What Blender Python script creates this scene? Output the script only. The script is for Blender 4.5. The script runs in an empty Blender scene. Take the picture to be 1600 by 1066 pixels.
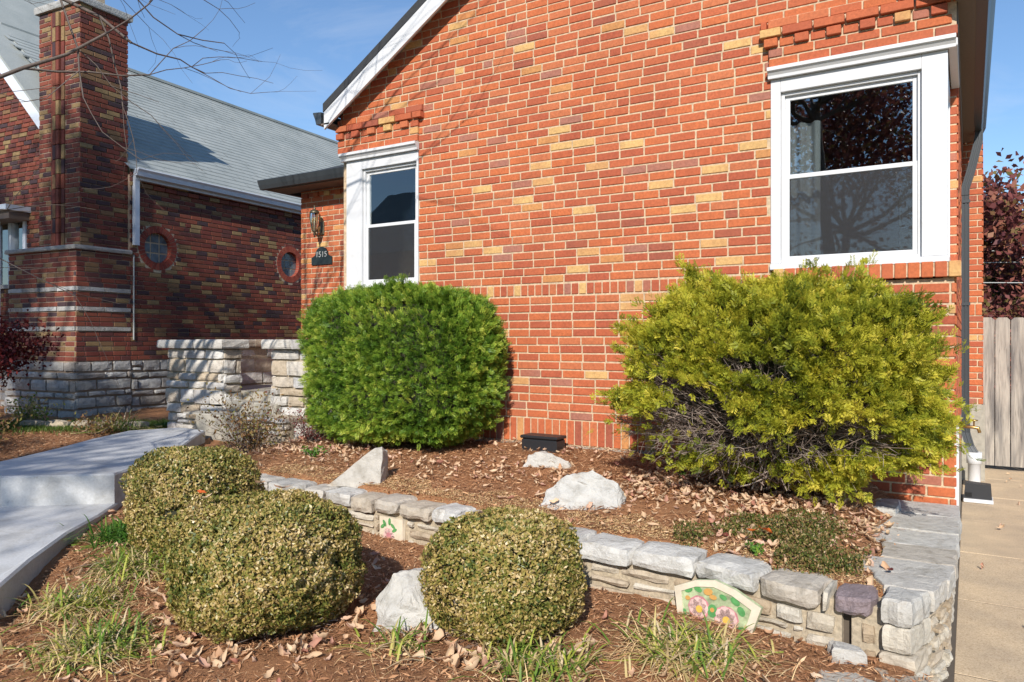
import bpy, bmesh, math, random
import numpy as np
from mathutils import Vector, Matrix, Euler, noise as mnoise
R = math.radians
random.seed(7)
rng = np.random.default_rng(7)
SC = bpy.context.scene
COL = SC.collection

# ------------------------------------------------------------------ camera
CAM = (0.0, -5.42, 1.5)
YAW = 31.54
cam_d = bpy.data.cameras.new('camera')
cam = bpy.data.objects.new('camera', cam_d)
COL.objects.link(cam)
cam.location = CAM
cam.rotation_euler = (R(90), 0, R(YAW))
cam_d.sensor_width = 36
cam_d.lens = 36 * 1165 / 1600
cam_d.shift_y = -2 / 1600
cam_d.clip_start = 0.05
cam_d.clip_end = 2000
SC.camera = cam

# ------------------------------------------------------------------ light
SUN_EL, SUN_AZ = 33.0, 20.0          # azimuth: degrees to the right (+X) of straight in front of the wall
wd = bpy.data.worlds.new('World')
SC.world = wd
wd.use_nodes = True
nt = wd.node_tree
nt.nodes.clear()
w_out = nt.nodes.new('ShaderNodeOutputWorld')
w_bg = nt.nodes.new('ShaderNodeBackground')
w_sky = nt.nodes.new('ShaderNodeTexSky')
w_sky.sky_type = 'NISHITA'
w_sky.sun_disc = False
w_sky.sun_elevation = R(SUN_EL)
w_sky.sun_rotation = R(180 - SUN_AZ)
w_sky.altitude = 150
w_sky.air_density = 1.15
w_sky.dust_density = 0.0
w_sky.ozone_density = 5.5
w_bg.inputs['Strength'].default_value = 0.128
w_tc = nt.nodes.new('ShaderNodeTexCoord')
w_map = nt.nodes.new('ShaderNodeMapping')
w_map.inputs['Scale'].default_value = (1.4, 1.4, 5.0)
w_map.inputs['Rotation'].default_value = (0, 0.35, 0.5)
w_n = nt.nodes.new('ShaderNodeTexNoise')
w_n.inputs['Scale'].default_value = 2.3
w_n.inputs['Detail'].default_value = 7
w_n.inputs['Roughness'].default_value = 0.62
w_n.inputs['Distortion'].default_value = 0.8
w_r = nt.nodes.new('ShaderNodeValToRGB')
w_r.color_ramp.elements[0].position = 0.52
w_r.color_ramp.elements[0].color = (0, 0, 0, 1)
w_r.color_ramp.elements[1].position = 0.85
w_r.color_ramp.elements[1].color = (0.24, 0.24, 0.24, 1)
w_mx = nt.nodes.new('ShaderNodeMix')
w_mx.data_type = 'RGBA'
w_mx.inputs[7].default_value = (5.6, 5.9, 6.4, 1)
L = nt.links.new
L(w_tc.outputs['Generated'], w_map.inputs[0]); L(w_map.outputs[0], w_n.inputs['Vector'])
L(w_n.outputs['Fac'], w_r.inputs[0]); L(w_r.outputs[0], w_mx.inputs[0])
L(w_sky.outputs[0], w_mx.inputs[6]); L(w_mx.outputs[2], w_bg.inputs[0]); L(w_bg.outputs[0], w_out.inputs[0])

sun_d = bpy.data.lights.new('sun', 'SUN')
sun_d.energy = 4.9
sun_d.angle = R(0.53)
sun_d.color = (1.0, 0.94, 0.86)
sun = bpy.data.objects.new('sun', sun_d)
COL.objects.link(sun)
SUNV = Vector((math.sin(R(SUN_AZ)) * math.cos(R(SUN_EL)), -math.cos(R(SUN_AZ)) * math.cos(R(SUN_EL)), math.sin(R(SUN_EL))))
sun.rotation_euler = SUNV.to_track_quat('Z', 'Y').to_euler()
sun.location = (0, -10, 12)

SC.view_settings.view_transform = 'Standard'
SC.view_settings.look = 'None'
SC.view_settings.gamma = 1
SC.view_settings.exposure = 0.30
SC.view_settings.use_curve_mapping = False
SC.render.engine = 'CYCLES'
SC.cycles.max_bounces = 8
SC.cycles.transparent_max_bounces = 12

# ------------------------------------------------------------------ helpers
def tag(o, label=None, cat=None, group=None, kind=None):
    if label: o['label'] = label
    if cat: o['category'] = cat
    if group: o['group'] = group
    if kind: o['kind'] = kind
    return o

def link(name, me, parent=None):
    o = bpy.data.objects.new(name, me)
    COL.objects.link(o)
    if parent is not None: o.parent = parent
    return o

def mk(name, V, F, mat, parent=None, smooth=False, mats=None, fm=None):
    me = bpy.data.meshes.new(name)
    V = [tuple(map(float, v)) for v in V]
    me.from_pydata(V, [], F)
    if mats:
        for m in mats: me.materials.append(m)
        me.polygons.foreach_set('material_index', fm)
    else:
        me.materials.append(mat)
    if smooth: me.polygons.foreach_set('use_smooth', [True] * len(me.polygons))
    me.update()
    return link(name, me, parent)

def mkq(name, V, mat, parent=None, nper=4, smooth=False, F=None, tint=None):
    """fast mesh: V is (n*nper,3) numpy, every nper verts one polygon (or F an (m,k) index array)"""
    V = np.asarray(V, dtype=np.float32).reshape(-1, 3)
    if F is None: F = np.arange(len(V), dtype=np.int32).reshape(-1, nper)
    F = np.asarray(F, dtype=np.int32)
    me = bpy.data.meshes.new(name)
    me.vertices.add(len(V)); me.vertices.foreach_set('co', V.ravel())
    k = F.shape[1]
    me.loops.add(F.size); me.loops.foreach_set('vertex_index', F.ravel())
    me.polygons.add(len(F))
    me.polygons.foreach_set('loop_start', np.arange(0, F.size, k, dtype=np.int32))
    try: me.polygons.foreach_set('loop_total', np.full(len(F), k, dtype=np.int32))
    except Exception: pass
    if smooth: me.polygons.foreach_set('use_smooth', np.ones(len(F), dtype=bool))
    me.materials.append(mat)
    me.update(calc_edges=True)
    me.validate()
    if tint is not None:
        at = me.attributes.new('tint', 'FLOAT', 'FACE'); at.data.foreach_set('value', np.clip(np.asarray(tint, dtype=np.float32), 0, 1))
    return link(name, me, parent)

def empty(name, loc=(0, 0, 0), rz=0):
    o = bpy.data.objects.new(name, None)
    o.empty_display_size = .2
    COL.objects.link(o); o.location = loc; o.rotation_euler = (0, 0, rz)
    return o

class MB:
    """collects boxes and prisms in one mesh"""
    def __init__(s): s.V = []; s.F = []
    def box(s, x0, x1, y0, y1, z0, z1):
        b = len(s.V)
        s.V += [(x0, y0, z0), (x1, y0, z0), (x1, y1, z0), (x0, y1, z0), (x0, y0, z1), (x1, y0, z1), (x1, y1, z1), (x0, y1, z1)]
        s.F += [tuple(b + i for i in f) for f in ((3, 2, 1, 0), (4, 5, 6, 7), (0, 1, 5, 4), (1, 2, 6, 5), (2, 3, 7, 6), (3, 0, 4, 7))]
        return s
    def bbox(s, x0, x1, y0, y1, z0, z1, b=.003):
        """box with chamfered edges"""
        hx, hy, hz = (x1 - x0) / 2, (y1 - y0) / 2, (z1 - z0) / 2
        cx, cy, cz = (x0 + x1) / 2, (y0 + y1) / 2, (z0 + z1) / 2
        b = min(b, hx * .9, hy * .9, hz * .9)
        V, F = CHAM
        n = len(s.V)
        for (a, sx, sy, sz) in V:
            s.V.append((cx + sx * (hx - (0 if a == 0 else b)), cy + sy * (hy - (0 if a == 1 else b)), cz + sz * (hz - (0 if a == 2 else b))))
        s.F += [tuple(n + i for i in f) for f in F]
        return s
    def prism(s, pts, d):
        """pts: 3-D outline, extruded by vector d"""
        n = len(s.V); k = len(pts); d = Vector(d)
        P = [Vector(p) for p in pts]
        nn = Vector((0, 0, 0))
        for i in range(k): nn += P[i].cross(P[(i + 1) % k])
        flip = nn.dot(d) > 0
        s.V += [tuple(p) for p in P] + [tuple(p + d) for p in P]
        a = tuple(n + i for i in range(k)); b = tuple(n + k + i for i in range(k))
        s.F += [a[::-1], b] if flip else [a, b[::-1]]
        for i in range(k):
            j = (i + 1) % k
            q = (n + i, n + j, n + k + j, n + k + i)
            s.F.append(q if flip else q[::-1])
        return s
    def tube(s, pts, rad, n=8, caps=True):
        pts = [Vector(p) for p in pts]
        rads = rad if hasattr(rad, '__len__') else [rad] * len(pts)
        b = len(s.V); up = None
        for i, p in enumerate(pts):
            d = (pts[min(i + 1, len(pts) - 1)] - pts[max(i - 1, 0)]).normalized()
            if up is None:
                up = d.orthogonal().normalized()
            else:
                up = (up - d * up.dot(d)).normalized()
            t = d.cross(up)
            for k in range(n):
                a = 2 * math.pi * k / n
                s.V.append(tuple(p + (up * math.cos(a) + t * math.sin(a)) * rads[i]))
        for i in range(len(pts) - 1):
            for k in range(n):
                k2 = (k + 1) % n
                s.F.append((b + i * n + k, b + i * n + k2, b + (i + 1) * n + k2, b + (i + 1) * n + k))
        if caps:
            s.F.append(tuple(b + k for k in range(n))[::-1])
            s.F.append(tuple(b + (len(pts) - 1) * n + k for k in range(n)))
        return s
    def lathe(s, c, prof, n=14):
        b = len(s.V)
        for (r, z) in prof:
            for k in range(n):
                a = 2 * math.pi * k / n
                s.V.append((c[0] + r * math.cos(a), c[1] + r * math.sin(a), c[2] + z))
        for i in range(len(prof) - 1):
            for k in range(n):
                k2 = (k + 1) % n
                s.F.append((b + i * n + k, b + i * n + k2, b + (i + 1) * n + k2, b + (i + 1) * n + k))
        return s
    def build(s, name, mat, parent=None, smooth=False):
        return mk(name, s.V, s.F, mat, parent, smooth)

def _cham():
    V = []; idx = {}
    for a in range(3):
        for sx in (-1, 1):
            for sy in (-1, 1):
                for sz in (-1, 1):
                    idx[(a, sx, sy, sz)] = len(V); V.append((a, sx, sy, sz))
    F = []
    for a in range(3):
        for sg in (-1, 1):
            o = [i for i in range(3) if i != a]
            q = []
            for (u, v) in ((-1, -1), (1, -1), (1, 1), (-1, 1)):
                t = [0, 0, 0]; t[a] = sg; t[o[0]] = u; t[o[1]] = v
                q.append(idx[(a, *t)])
            F.append(q)
    # edges
    for a in range(3):
        for b in range(a + 1, 3):
            c = 3 - a - b
            for sa in (-1, 1):
                for sb in (-1, 1):
                    def g(w, sc):
                        t = [0, 0, 0]; t[a] = sa; t[b] = sb; t[c] = sc
                        return idx[(w, *t)]
                    F.append([g(a, -1), g(a, 1), g(b, 1), g(b, -1)])
    for sx in (-1, 1):
        for sy in (-1, 1):
            for sz in (-1, 1):
                F.append([idx[(0, sx, sy, sz)], idx[(1, sx, sy, sz)], idx[(2, sx, sy, sz)]])
    # orient outwards
    P = []
    for (a, sx, sy, sz) in V:
        P.append(Vector((sx * (1 if a == 0 else .8), sy * (1 if a == 1 else .8), sz * (1 if a == 2 else .8))))
    out = []
    for f in F:
        n = (P[f[1]] - P[f[0]]).cross(P[f[2]] - P[f[1]])
        c = sum((P[i] for i in f), Vector()) / len(f)
        out.append(tuple(f) if n.dot(c) > 0 else tuple(f[::-1]))
    return V, out
CHAM = _cham()

# stone: rounded jittered box ---------------------------------------------
_gc = {}
def gridbox(nx, ny, nz):
    if (nx, ny, nz) in _gc: return _gc[(nx, ny, nz)]
    idx = {}; V = []; F = []
    def vid(i, j, k):
        if (i, j, k) not in idx:
            idx[(i, j, k)] = len(V); V.append((2 * i / nx - 1, 2 * j / ny - 1, 2 * k / nz - 1))
        return idx[(i, j, k)]
    for i in range(nx):
        for j in range(ny):
            F.append((vid(i, j, nz), vid(i + 1, j, nz), vid(i + 1, j + 1, nz), vid(i, j + 1, nz)))
            F.append((vid(i, j + 1, 0), vid(i + 1, j + 1, 0), vid(i + 1, j, 0), vid(i, j, 0)))
    for i in range(nx):
        for k in range(nz):
            F.append((vid(i, 0, k), vid(i + 1, 0, k), vid(i + 1, 0, k + 1), vid(i, 0, k + 1)))
            F.append((vid(i, ny, k + 1), vid(i + 1, ny, k + 1), vid(i + 1, ny, k), vid(i, ny, k)))
    for j in range(ny):
        for k in range(nz):
            F.append((vid(nx, j, k), vid(nx, j + 1, k), vid(nx, j + 1, k + 1), vid(nx, j, k + 1)))
            F.append((vid(0, j, k + 1), vid(0, j + 1, k + 1), vid(0, j + 1, k), vid(0, j, k)))
    _gc[(nx, ny, nz)] = (V, F)
    return V, F

def stone(name, frame, s0, s1, d0, d1, z0, z1, mat, parent, rnd=.014, jit=.006, res=(3, 2, 2), seed=None, skew=0):
    """frame=(origin(x,y), e(x,y), n(x,y)): s along e, d along outward n"""
    O, e, n = frame
    r = random.Random(seed if seed is not None else random.random())
    V, F = gridbox(*res)
    hs, hd, hz = (s1 - s0) / 2, (d1 - d0) / 2, (z1 - z0) / 2
    off = Vector((r.random() * 90, r.random() * 90, r.random() * 90))
    out = []
    k1, k2 = r.uniform(-skew, skew), r.uniform(-skew, skew)
    for (a, b, c) in V:
        ext = (abs(a) > .99) + (abs(b) > .99) + (abs(c) > .99)
        sx = a * hs; sy = b * hd; sz = c * hz
        if ext >= 2:
            q = rnd * (1 if ext == 2 else 1.25)
            if abs(a) > .99: sx -= math.copysign(min(q, hs * .5) * r.uniform(.5, 1.2), a)
            if abs(b) > .99: sy -= math.copysign(min(q, hd * .5) * r.uniform(.5, 1.2), b)
            if abs(c) > .99: sz -= math.copysign(min(q, hz * .5) * r.uniform(.5, 1.2), c)
        nv = mnoise.noise_vector(Vector((sx * 9, sy * 9, sz * 9)) + off) * jit * 1.6
        sx += nv.x + r.uniform(-jit, jit) * .4; sy += nv.y + r.uniform(-jit, jit) * .5; sz += nv.z * .6 + sx * k1 * .1
        if abs(c) > .99 and c < 0: sz += 0
        s = (s0 + s1) / 2 + sx; d = (d0 + d1) / 2 + sy; z = (z0 + z1) / 2 + sz
        out.append((O[0] + e[0] * s + n[0] * d, O[1] + e[1] * s + n[1] * d, z))
    # orientation: e x z... n must be -y side in gridbox terms; fix if mirrored
    cr = e[0] * n[1] - e[1] * n[0]
    FF = F if cr > 0 else [f[::-1] for f in F]
    return mk(name, out, FF, mat, parent)

# ---------------------------------------------------------------- materials
def newmat(name):
    m = bpy.data.materials.new(name); m.use_nodes = True
    n = m.node_tree.nodes; b = n['Principled BSDF']
    return m, m.node_tree, n, m.node_tree.links.new, b

def ramp(nt, stops, interp='LINEAR'):
    r = nt.nodes.new('ShaderNodeValToRGB')
    cr = r.color_ramp; cr.interpolation = interp
    while len(cr.elements) < len(stops): cr.elements.new(.5)
    for el, (p, c) in zip(cr.elements, stops):
        el.position = p; el.color = (*c, 1)
    return r

def mixc(nt, mode, fac, a, b):
    m = nt.nodes.new('ShaderNodeMix'); m.data_type = 'RGBA'; m.blend_type = mode
    for s, v in ((0, fac), (6, a), (7, b)):
        if isinstance(v, (int, float)): m.inputs[s].default_value = v
        elif isinstance(v, tuple): m.inputs[s].default_value = (*v, 1)
        else: nt.links.new(v, m.inputs[s])
    return m.outputs[2]

def noise_n(nt, scale, detail=4, rough=.55, vec=None, dist=0):
    n = nt.nodes.new('ShaderNodeTexNoise')
    n.inputs['Scale'].default_value = scale; n.inputs['Detail'].default_value = detail
    n.inputs['Roughness'].default_value = rough; n.inputs['Distortion'].default_value = dist
    if vec is None:
        g = nt.nodes.new('ShaderNodeNewGeometry'); vec = g.outputs['Position']
    nt.links.new(vec, n.inputs['Vector'])
    return n.outputs['Fac']

def bump_n(nt, h, strength=.4, dist=.01):
    b = nt.nodes.new('ShaderNodeBump'); b.inputs['Strength'].default_value = strength
    b.inputs['Distance'].default_value = dist; nt.links.new(h, b.inputs['Height'])
    return b.outputs['Normal']

def rand_n(nt):
    g = nt.nodes.new('ShaderNodeNewGeometry'); o = nt.nodes.new('ShaderNodeObjectInfo')
    a = nt.nodes.new('ShaderNodeMath'); a.operation = 'ADD'
    f = nt.nodes.new('ShaderNodeMath'); f.operation = 'FRACT'
    nt.links.new(g.outputs['Random Per Island'], a.inputs[0]); nt.links.new(o.outputs['Random'], a.inputs[1])
    nt.links.new(a.outputs[0], f.inputs[0])
    return f.outputs[0]

def multimat(name, stops, rough=.85, nscale=40, namt=.25, bump=.3, bdist=.004, interp='CONSTANT', big=0, bigcol=(1, 1, 1), spec=.3, streak=None):
    """colour picked at random per piece from stops, with fine grain"""
    m, nt, n, l, b = newmat(name)
    r = ramp(nt, stops, interp); l(rand_n(nt), r.inputs[0])
    f = noise_n(nt, nscale, 5, .65)
    g = ramp(nt, [(.25, (1 - namt,) * 3), (.75, (1 + namt * .6,) * 3)]); l(f, g.inputs[0])
    c = mixc(nt, 'MULTIPLY', 1.0, r.outputs[0], g.outputs[0])
    if big:
        f2 = noise_n(nt, big, 4, .6)
        g2 = ramp(nt, [(.45, (0, 0, 0)), (.7, (1, 1, 1))]); l(f2, g2.inputs[0])
        mm = nt.nodes.new('ShaderNodeMath'); mm.operation = 'MULTIPLY'; mm.inputs[1].default_value = .55
        l(g2.outputs[0], mm.inputs[0])
        c = mixc(nt, 'MIX', mm.outputs[0], c, bigcol)
    fw_ = noise_n(nt, .9, 6, .7, dist=.6); gw_ = ramp(nt, [(.3, (.84, .83, .84)), (.55, (1, 1, 1)), (.8, (1.06, 1.05, 1.03))]); l(fw_, gw_.inputs[0])
    c = mixc(nt, 'MULTIPLY', 1.0, c, gw_.outputs[0])
    l(c, b.inputs['Base Color'])
    b.inputs['Roughness'].default_value = rough
    b.inputs['Specular IOR Level'].default_value = spec
    if bump: l(bump_n(nt, f, bump, bdist), b.inputs['Normal'])
    return m

def plain(name, col, rough=.6, metal=0, spec=.5, bump=0, nscale=60, namt=.08):
    m, nt, n, l, b = newmat(name)
    f = noise_n(nt, nscale, 4, .6)
    g = ramp(nt, [(.3, tuple(c * (1 - namt) for c in col)), (.7, tuple(min(1, c * (1 + namt * .5)) for c in col))])
    l(f, g.inputs[0]); l(g.outputs[0], b.inputs['Base Color'])
    b.inputs['Roughness'].default_value = rough; b.inputs['Metallic'].default_value = metal
    b.inputs['Specular IOR Level'].default_value = spec
    if bump: l(bump_n(nt, f, bump, .003), b.inputs['Normal'])
    return m

def leafmat(name, stops, trans=.35, rough=.55, namt=.2, interp='LINEAR', spec=.3, attr=False):
    m, nt, n, l, b = newmat(name)
    r = ramp(nt, stops, interp)
    if attr:
        at = nt.nodes.new('ShaderNodeAttribute'); at.attribute_name = 'tint'; l(at.outputs['Fac'], r.inputs[0])
    else: l(rand_n(nt), r.inputs[0])
    l(r.outputs[0], b.inputs['Base Color']); b.inputs['Roughness'].default_value = rough
    b.inputs['Specular IOR Level'].default_value = spec
    t = nt.nodes.new('ShaderNodeBsdfTranslucent'); l(r.outputs[0], t.inputs[0])
    mx = nt.nodes.new('ShaderNodeMixShader'); mx.inputs[0].default_value = trans
    out = n['Material Output']
    l(b.outputs[0], mx.inputs[1]); l(t.outputs[0], mx.inputs[2]); l(mx.outputs[0], out.inputs[0])
    return m

def stonemat0(name):
    m, nt, n, l, b = newmat(name)
    f = noise_n(nt, 70, 6, .7); r = ramp(nt, [(.25, (.42, .43, .44)), (.75, (.56, .565, .57))]); l(f, r.inputs[0])
    f2 = noise_n(nt, 2.6, 7, .65, dist=.8); r2 = ramp(nt, [(.3, (.70, .68, .64)), (.5, (.96, .96, .95)), (.75, (1.06, 1.06, 1.06))]); l(f2, r2.inputs[0])
    f3 = noise_n(nt, 11, 4, .7, dist=1.5); r3 = ramp(nt, [(.60, (1, 1, 1)), (.72, (.80, .77, .72))]); l(f3, r3.inputs[0])
    c = mixc(nt, 'MULTIPLY', 1.0, mixc(nt, 'MULTIPLY', 1.0, r.outputs[0], r2.outputs[0]), r3.outputs[0])
    l(c, b.inputs['Base Color']); b.inputs['Roughness'].default_value = .92
    l(bump_n(nt, f, .5, .004), b.inputs['Normal']); return m
M = {}
M['brick'] = multimat('brick_clay', [(0, (.51, .140, .052)), (.20, (.45, .112, .048)), (.38, (.50, .155, .066)), (.52, (.40, .098, .048)), (.68, (.47, .125, .054)),
                                     (.85, (.33, .095, .056)), (.89, (.36, .15, .105)), (.92, (.62, .38, .15)), (.982, (.54, .25, .09))], nscale=55, namt=.3, bump=.35, bdist=.003, big=1.7, bigcol=(.40, .11, .05))
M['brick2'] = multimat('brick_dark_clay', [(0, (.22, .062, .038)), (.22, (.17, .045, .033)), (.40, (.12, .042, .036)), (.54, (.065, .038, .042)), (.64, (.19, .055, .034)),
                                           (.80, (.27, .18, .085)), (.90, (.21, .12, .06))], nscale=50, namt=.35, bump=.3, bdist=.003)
M['ring'] = multimat('ring_brick', [(0, (.27, .055, .035)), (.4, (.22, .045, .03)), (.7, (.31, .075, .045))], nscale=50, namt=.3, bump=.3, bdist=.003)
M['mortar'] = plain('mortar_light', (.56, .42, .275), .95, bump=.7, nscale=35, namt=.35)
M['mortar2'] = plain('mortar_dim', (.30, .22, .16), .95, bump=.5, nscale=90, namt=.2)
M['mortar3'] = plain('mortar_wall', (.42, .35, .25), .95, bump=.7, nscale=60, namt=.35)
M['white'] = plain('white_paint', (.63, .635, .645), .35, nscale=8, namt=.04)
M['white2'] = plain('white_vinyl', (.66, .665, .675), .25, nscale=5, namt=.03)
for k_ in ('white', 'white2'):
    m_ = M[k_]; nt_ = m_.node_tree; b_ = nt_.nodes['Principled BSDF']; src = b_.inputs['Base Color'].links[0].from_socket
    f_ = noise_n(nt_, 5, 8, .7, dist=1.2); r_ = ramp(nt_, [(.35, (1, 1, 1)), (.62, (.95, .94, .92)), (.8, (.80, .76, .69))]); nt_.links.new(f_, r_.inputs[0])
    nt_.links.new(mixc(nt_, 'MULTIPLY', 1.0, src, r_.outputs[0]), b_.inputs['Base Color'])
M['whitedim'] = plain('white_metal_gutter', (.62, .66, .72), .4, nscale=5, namt=.08)
M['black'] = plain('black_plastic', (.018, .019, .022), .45)
M['gutter'] = plain('dark_metal_gutter', (.045, .052, .058), .38, metal=.0)
M['soffit'] = plain('brown_soffit', (.16, .12, .095), .7)
M['bronze'] = plain('weathered_bronze', (.12, .10, .065), .45, metal=.6, namt=.4)
M['brass'] = plain('brass', (.5, .33, .13), .35, metal=.9)
M['concrete'] = plain('concrete_foundation', (.36, .33, .27), .92, bump=.5, nscale=22, namt=.2)
M['slab'] = stonemat0('pale_concrete')

def pathmat():
    m, nt, n, l, b = newmat('exposed_aggregate')
    f = noise_n(nt, 130, 3, .7)
    r = ramp(nt, [(.28, (.30, .20, .12)), (.45, (.52, .40, .26)), (.62, (.61, .48, .33)), (.8, (.74, .64, .48))]); l(f, r.inputs[0])
    f2 = noise_n(nt, 2.2, 5, .6)
    r2 = ramp(nt, [(.3, (.72, .72, .74)), (.7, (1.1, 1.08, 1.03))]); l(f2, r2.inputs[0])
    l(mixc(nt, 'MULTIPLY', 1.0, r.outputs[0], r2.outputs[0]), b.inputs['Base Color'])
    b.inputs['Roughness'].default_value = .9
    l(bump_n(nt, f, .5, .004), b.inputs['Normal'])
    return m
M['path'] = pathmat()

def stonemat(name, stops, dark=(.16, .13, .10), spot=.35, bump=.8, sc=14):
    m, nt, n, l, b = newmat(name)
    r = ramp(nt, stops); l(rand_n(nt), r.inputs[0])
    f = noise_n(nt, sc, 8, .68, dist=.3)
    g = ramp(nt, [(.28, (.62, .60, .56)), (.5, (.97, .97, .97)), (.72, (1.14, 1.13, 1.1))]); l(f, g.inputs[0])
    c = mixc(nt, 'MULTIPLY', 1.0, r.outputs[0], g.outputs[0])
    f2 = noise_n(nt, sc * .45, 6, .7, dist=1.0)
    g2 = ramp(nt, [(.56, (0, 0, 0)), (.75, (spot,) * 3)]); l(f2, g2.inputs[0])
    c = mixc(nt, 'MIX', g2.outputs[0], c, dark)
    l(c, b.inputs['Base Color']); b.inputs['Roughness'].default_value = .9
    b.inputs['Specular IOR Level'].default_value = .25
    f3 = noise_n(nt, sc * 3.5, 6, .7)
    a = nt.nodes.new('ShaderNodeMath'); a.operation = 'ADD'; l(f, a.inputs[0]); l(f3, a.inputs[1])
    l(bump_n(nt, a.outputs[0], bump, .012), b.inputs['Normal'])
    return m
M['cap'] = stonemat('limestone_cap', [(0, (.46, .44, .40)), (.4, (.55, .54, .51)), (.7, (.44, .38, .30)), (1, (.50, .49, .47))], dark=(.26, .20, .13), spot=.65)
M['facing'] = stonemat('limestone_facing', [(0, (.46, .40, .31)), (.35, (.56, .52, .44)), (.6, (.40, .31, .21)), (1, (.52, .46, .37))], dark=(.24, .18, .12), spot=.45)
M['porchstone'] = stonemat('porch_stone', [(0, (.50, .47, .42)), (.3, (.60, .57, .52)), (.55, (.45, .36, .25)), (.8, (.44, .43, .42)), (1, (.62, .60, .56))], dark=(.25, .2, .15), spot=.35)
M['nstone'] = stonemat('grey_stone', [(0, (.34, .33, .31)), (.5, (.44, .44, .43)), (1, (.30, .27, .24))], dark=(.14, .12, .10), spot=.4)
M['rock'] = stonemat('white_rock', [(0, (.50, .49, .46)), (1, (.46, .43, .38))], dark=(.30, .22, .13), spot=.7, sc=9, bump=1.0)
M['purple'] = stonemat('purple_stone', [(0, (.26, .20, .21)), (1, (.30, .24, .25))], dark=(.10, .09, .10), spot=.9, bump=1.0, sc=26)
M['purple'].node_tree.nodes['Principled BSDF'].inputs['Roughness'].default_value = .35

def soilmat():
    m, nt, n, l, b = newmat('mulch_soil')
    g = nt.nodes.new('ShaderNodeNewGeometry')
    mp = nt.nodes.new('ShaderNodeMapping'); mp.inputs['Scale'].default_value = (1, 2.2, 1); mp.inputs['Rotation'].default_value = (0, 0, .4)
    l(g.outputs['Position'], mp.inputs[0])
    f = noise_n(nt, 60, 8, .75, vec=mp.outputs[0], dist=1.5)
    r = ramp(nt, [(.26, (.11, .05, .026)), (.42, (.31, .145, .072)), (.60, (.44, .225, .112)), (.8, (.60, .37, .20))]); l(f, r.inputs[0])
    f2 = noise_n(nt, 3.0, 4, .6)
    r2 = ramp(nt, [(.3, (.75, .75, .75)), (.7, (1.15, 1.12, 1.05))]); l(f2, r2.inputs[0])
    l(mixc(nt, 'MULTIPLY', 1.0, r.outputs[0], r2.outputs[0]), b.inputs['Base Color'])
    b.inputs['Roughness'].default_value = .95; b.inputs['Specular IOR Level'].default_value = .15
    l(bump_n(nt, f, .9, .015), b.inputs['Normal'])
    return m
M['soil'] = soilmat()
M['chips'] = leafmat('mulch_shreds', [(0, (.10, .045, .024)), (.25, (.28, .13, .065)), (.6, (.45, .225, .108)), (.85, (.60, .34, .175)), (1, (.76, .53, .32))], trans=0, rough=.9)
M['straw'] = leafmat('pale_grit', [(0, (.46, .29, .13)), (.5, (.62, .42, .20)), (1, (.76, .56, .30))], trans=0, rough=.9)
M['dryleaf'] = leafmat('dry_leaf', [(0, (.60, .41, .25)), (.4, (.72, .54, .36)), (.62, (.56, .33, .19)), (.8, (.70, .48, .35)), (.93, (.38, .15, .10)), (1, (.74, .60, .42))], trans=.25, rough=.7)
M['orangeleaf'] = leafmat('orange_leaf', [(0, (.70, .18, .03)), (1, (.62, .13, .03))], trans=.3, rough=.6)
M['darkleaf'] = leafmat('dark_red_leaf', [(0, (.16, .03, .03)), (1, (.22, .05, .045))], trans=.2, rough=.6)
M['box'] = leafmat('boxwood_leaf', [(0, (.07, .10, .02)), (.25, (.19, .20, .04)), (.45, (.33, .27, .07)), (.65, (.43, .31, .10)), (.85, (.53, .38, .17)), (1, (.68, .55, .30))], trans=.2, rough=.42, spec=.5, attr=True)
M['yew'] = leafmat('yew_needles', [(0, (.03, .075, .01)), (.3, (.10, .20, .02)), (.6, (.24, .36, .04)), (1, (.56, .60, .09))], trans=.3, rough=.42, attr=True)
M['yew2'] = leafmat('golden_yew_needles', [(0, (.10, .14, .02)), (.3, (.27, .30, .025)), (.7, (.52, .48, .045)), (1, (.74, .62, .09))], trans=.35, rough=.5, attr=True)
M['twig'] = leafmat('bare_twig', [(0, (.12, .085, .07)), (.5, (.24, .18, .15)), (1, (.40, .33, .28))], trans=0, rough=.85)
M['twigshade'] = plain('dark_twig_shade', (.035, .035, .018), .95, nscale=50, namt=.4)  # solid shrub core; near-black colour stands in for shade among dense twigs
M['bark'] = plain('bark_grey_brown', (.13, .10, .085), .9, bump=.5, nscale=40, namt=.3)
M['grass'] = leafmat('strap_grass', [(0, (.09, .17, .025)), (.3, (.19, .30, .045)), (.5, (.42, .44, .07)), (.68, (.55, .45, .17)), (.85, (.60, .46, .26)), (1, (.66, .54, .36))], trans=.3, rough=.5)
M['grassgreen'] = leafmat('green_strap_grass', [(0, (.05, .13, .015)), (.7, (.10, .24, .03)), (1, (.26, .34, .05))], trans=.3, rough=.5)
M['lawn'] = leafmat('lawn_blades', [(0, (.06, .12, .015)), (1, (.16, .22, .04))], trans=.3)
M['lawnsoil'] = plain('lawn_ground', (.07, .09, .025), .95, nscale=5, namt=.5)
M['cover'] = leafmat('ground_cover_leaf', [(0, (.045, .065, .012)), (.35, (.09, .12, .02)), (.58, (.19, .17, .045)), (.8, (.26, .15, .06)), (1, (.42, .30, .14))], trans=.2)
M['maple'] = leafmat('dark_maple_leaf', [(0, (.07, .008, .010)), (.6, (.14, .018, .018)), (1, (.26, .035, .025))], trans=.3)
M['redtree'] = leafmat('red_tree_leaf', [(0, (.11, .035, .04)), (.5, (.23, .07, .06)), (.8, (.33, .13, .08)), (1, (.18, .16, .05))], trans=.3)
M['greentree'] = leafmat('green_tree_leaf', [(0, (.05, .08, .015)), (.6, (.12, .15, .03)), (1, (.30, .18, .05))], trans=.3)
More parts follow.
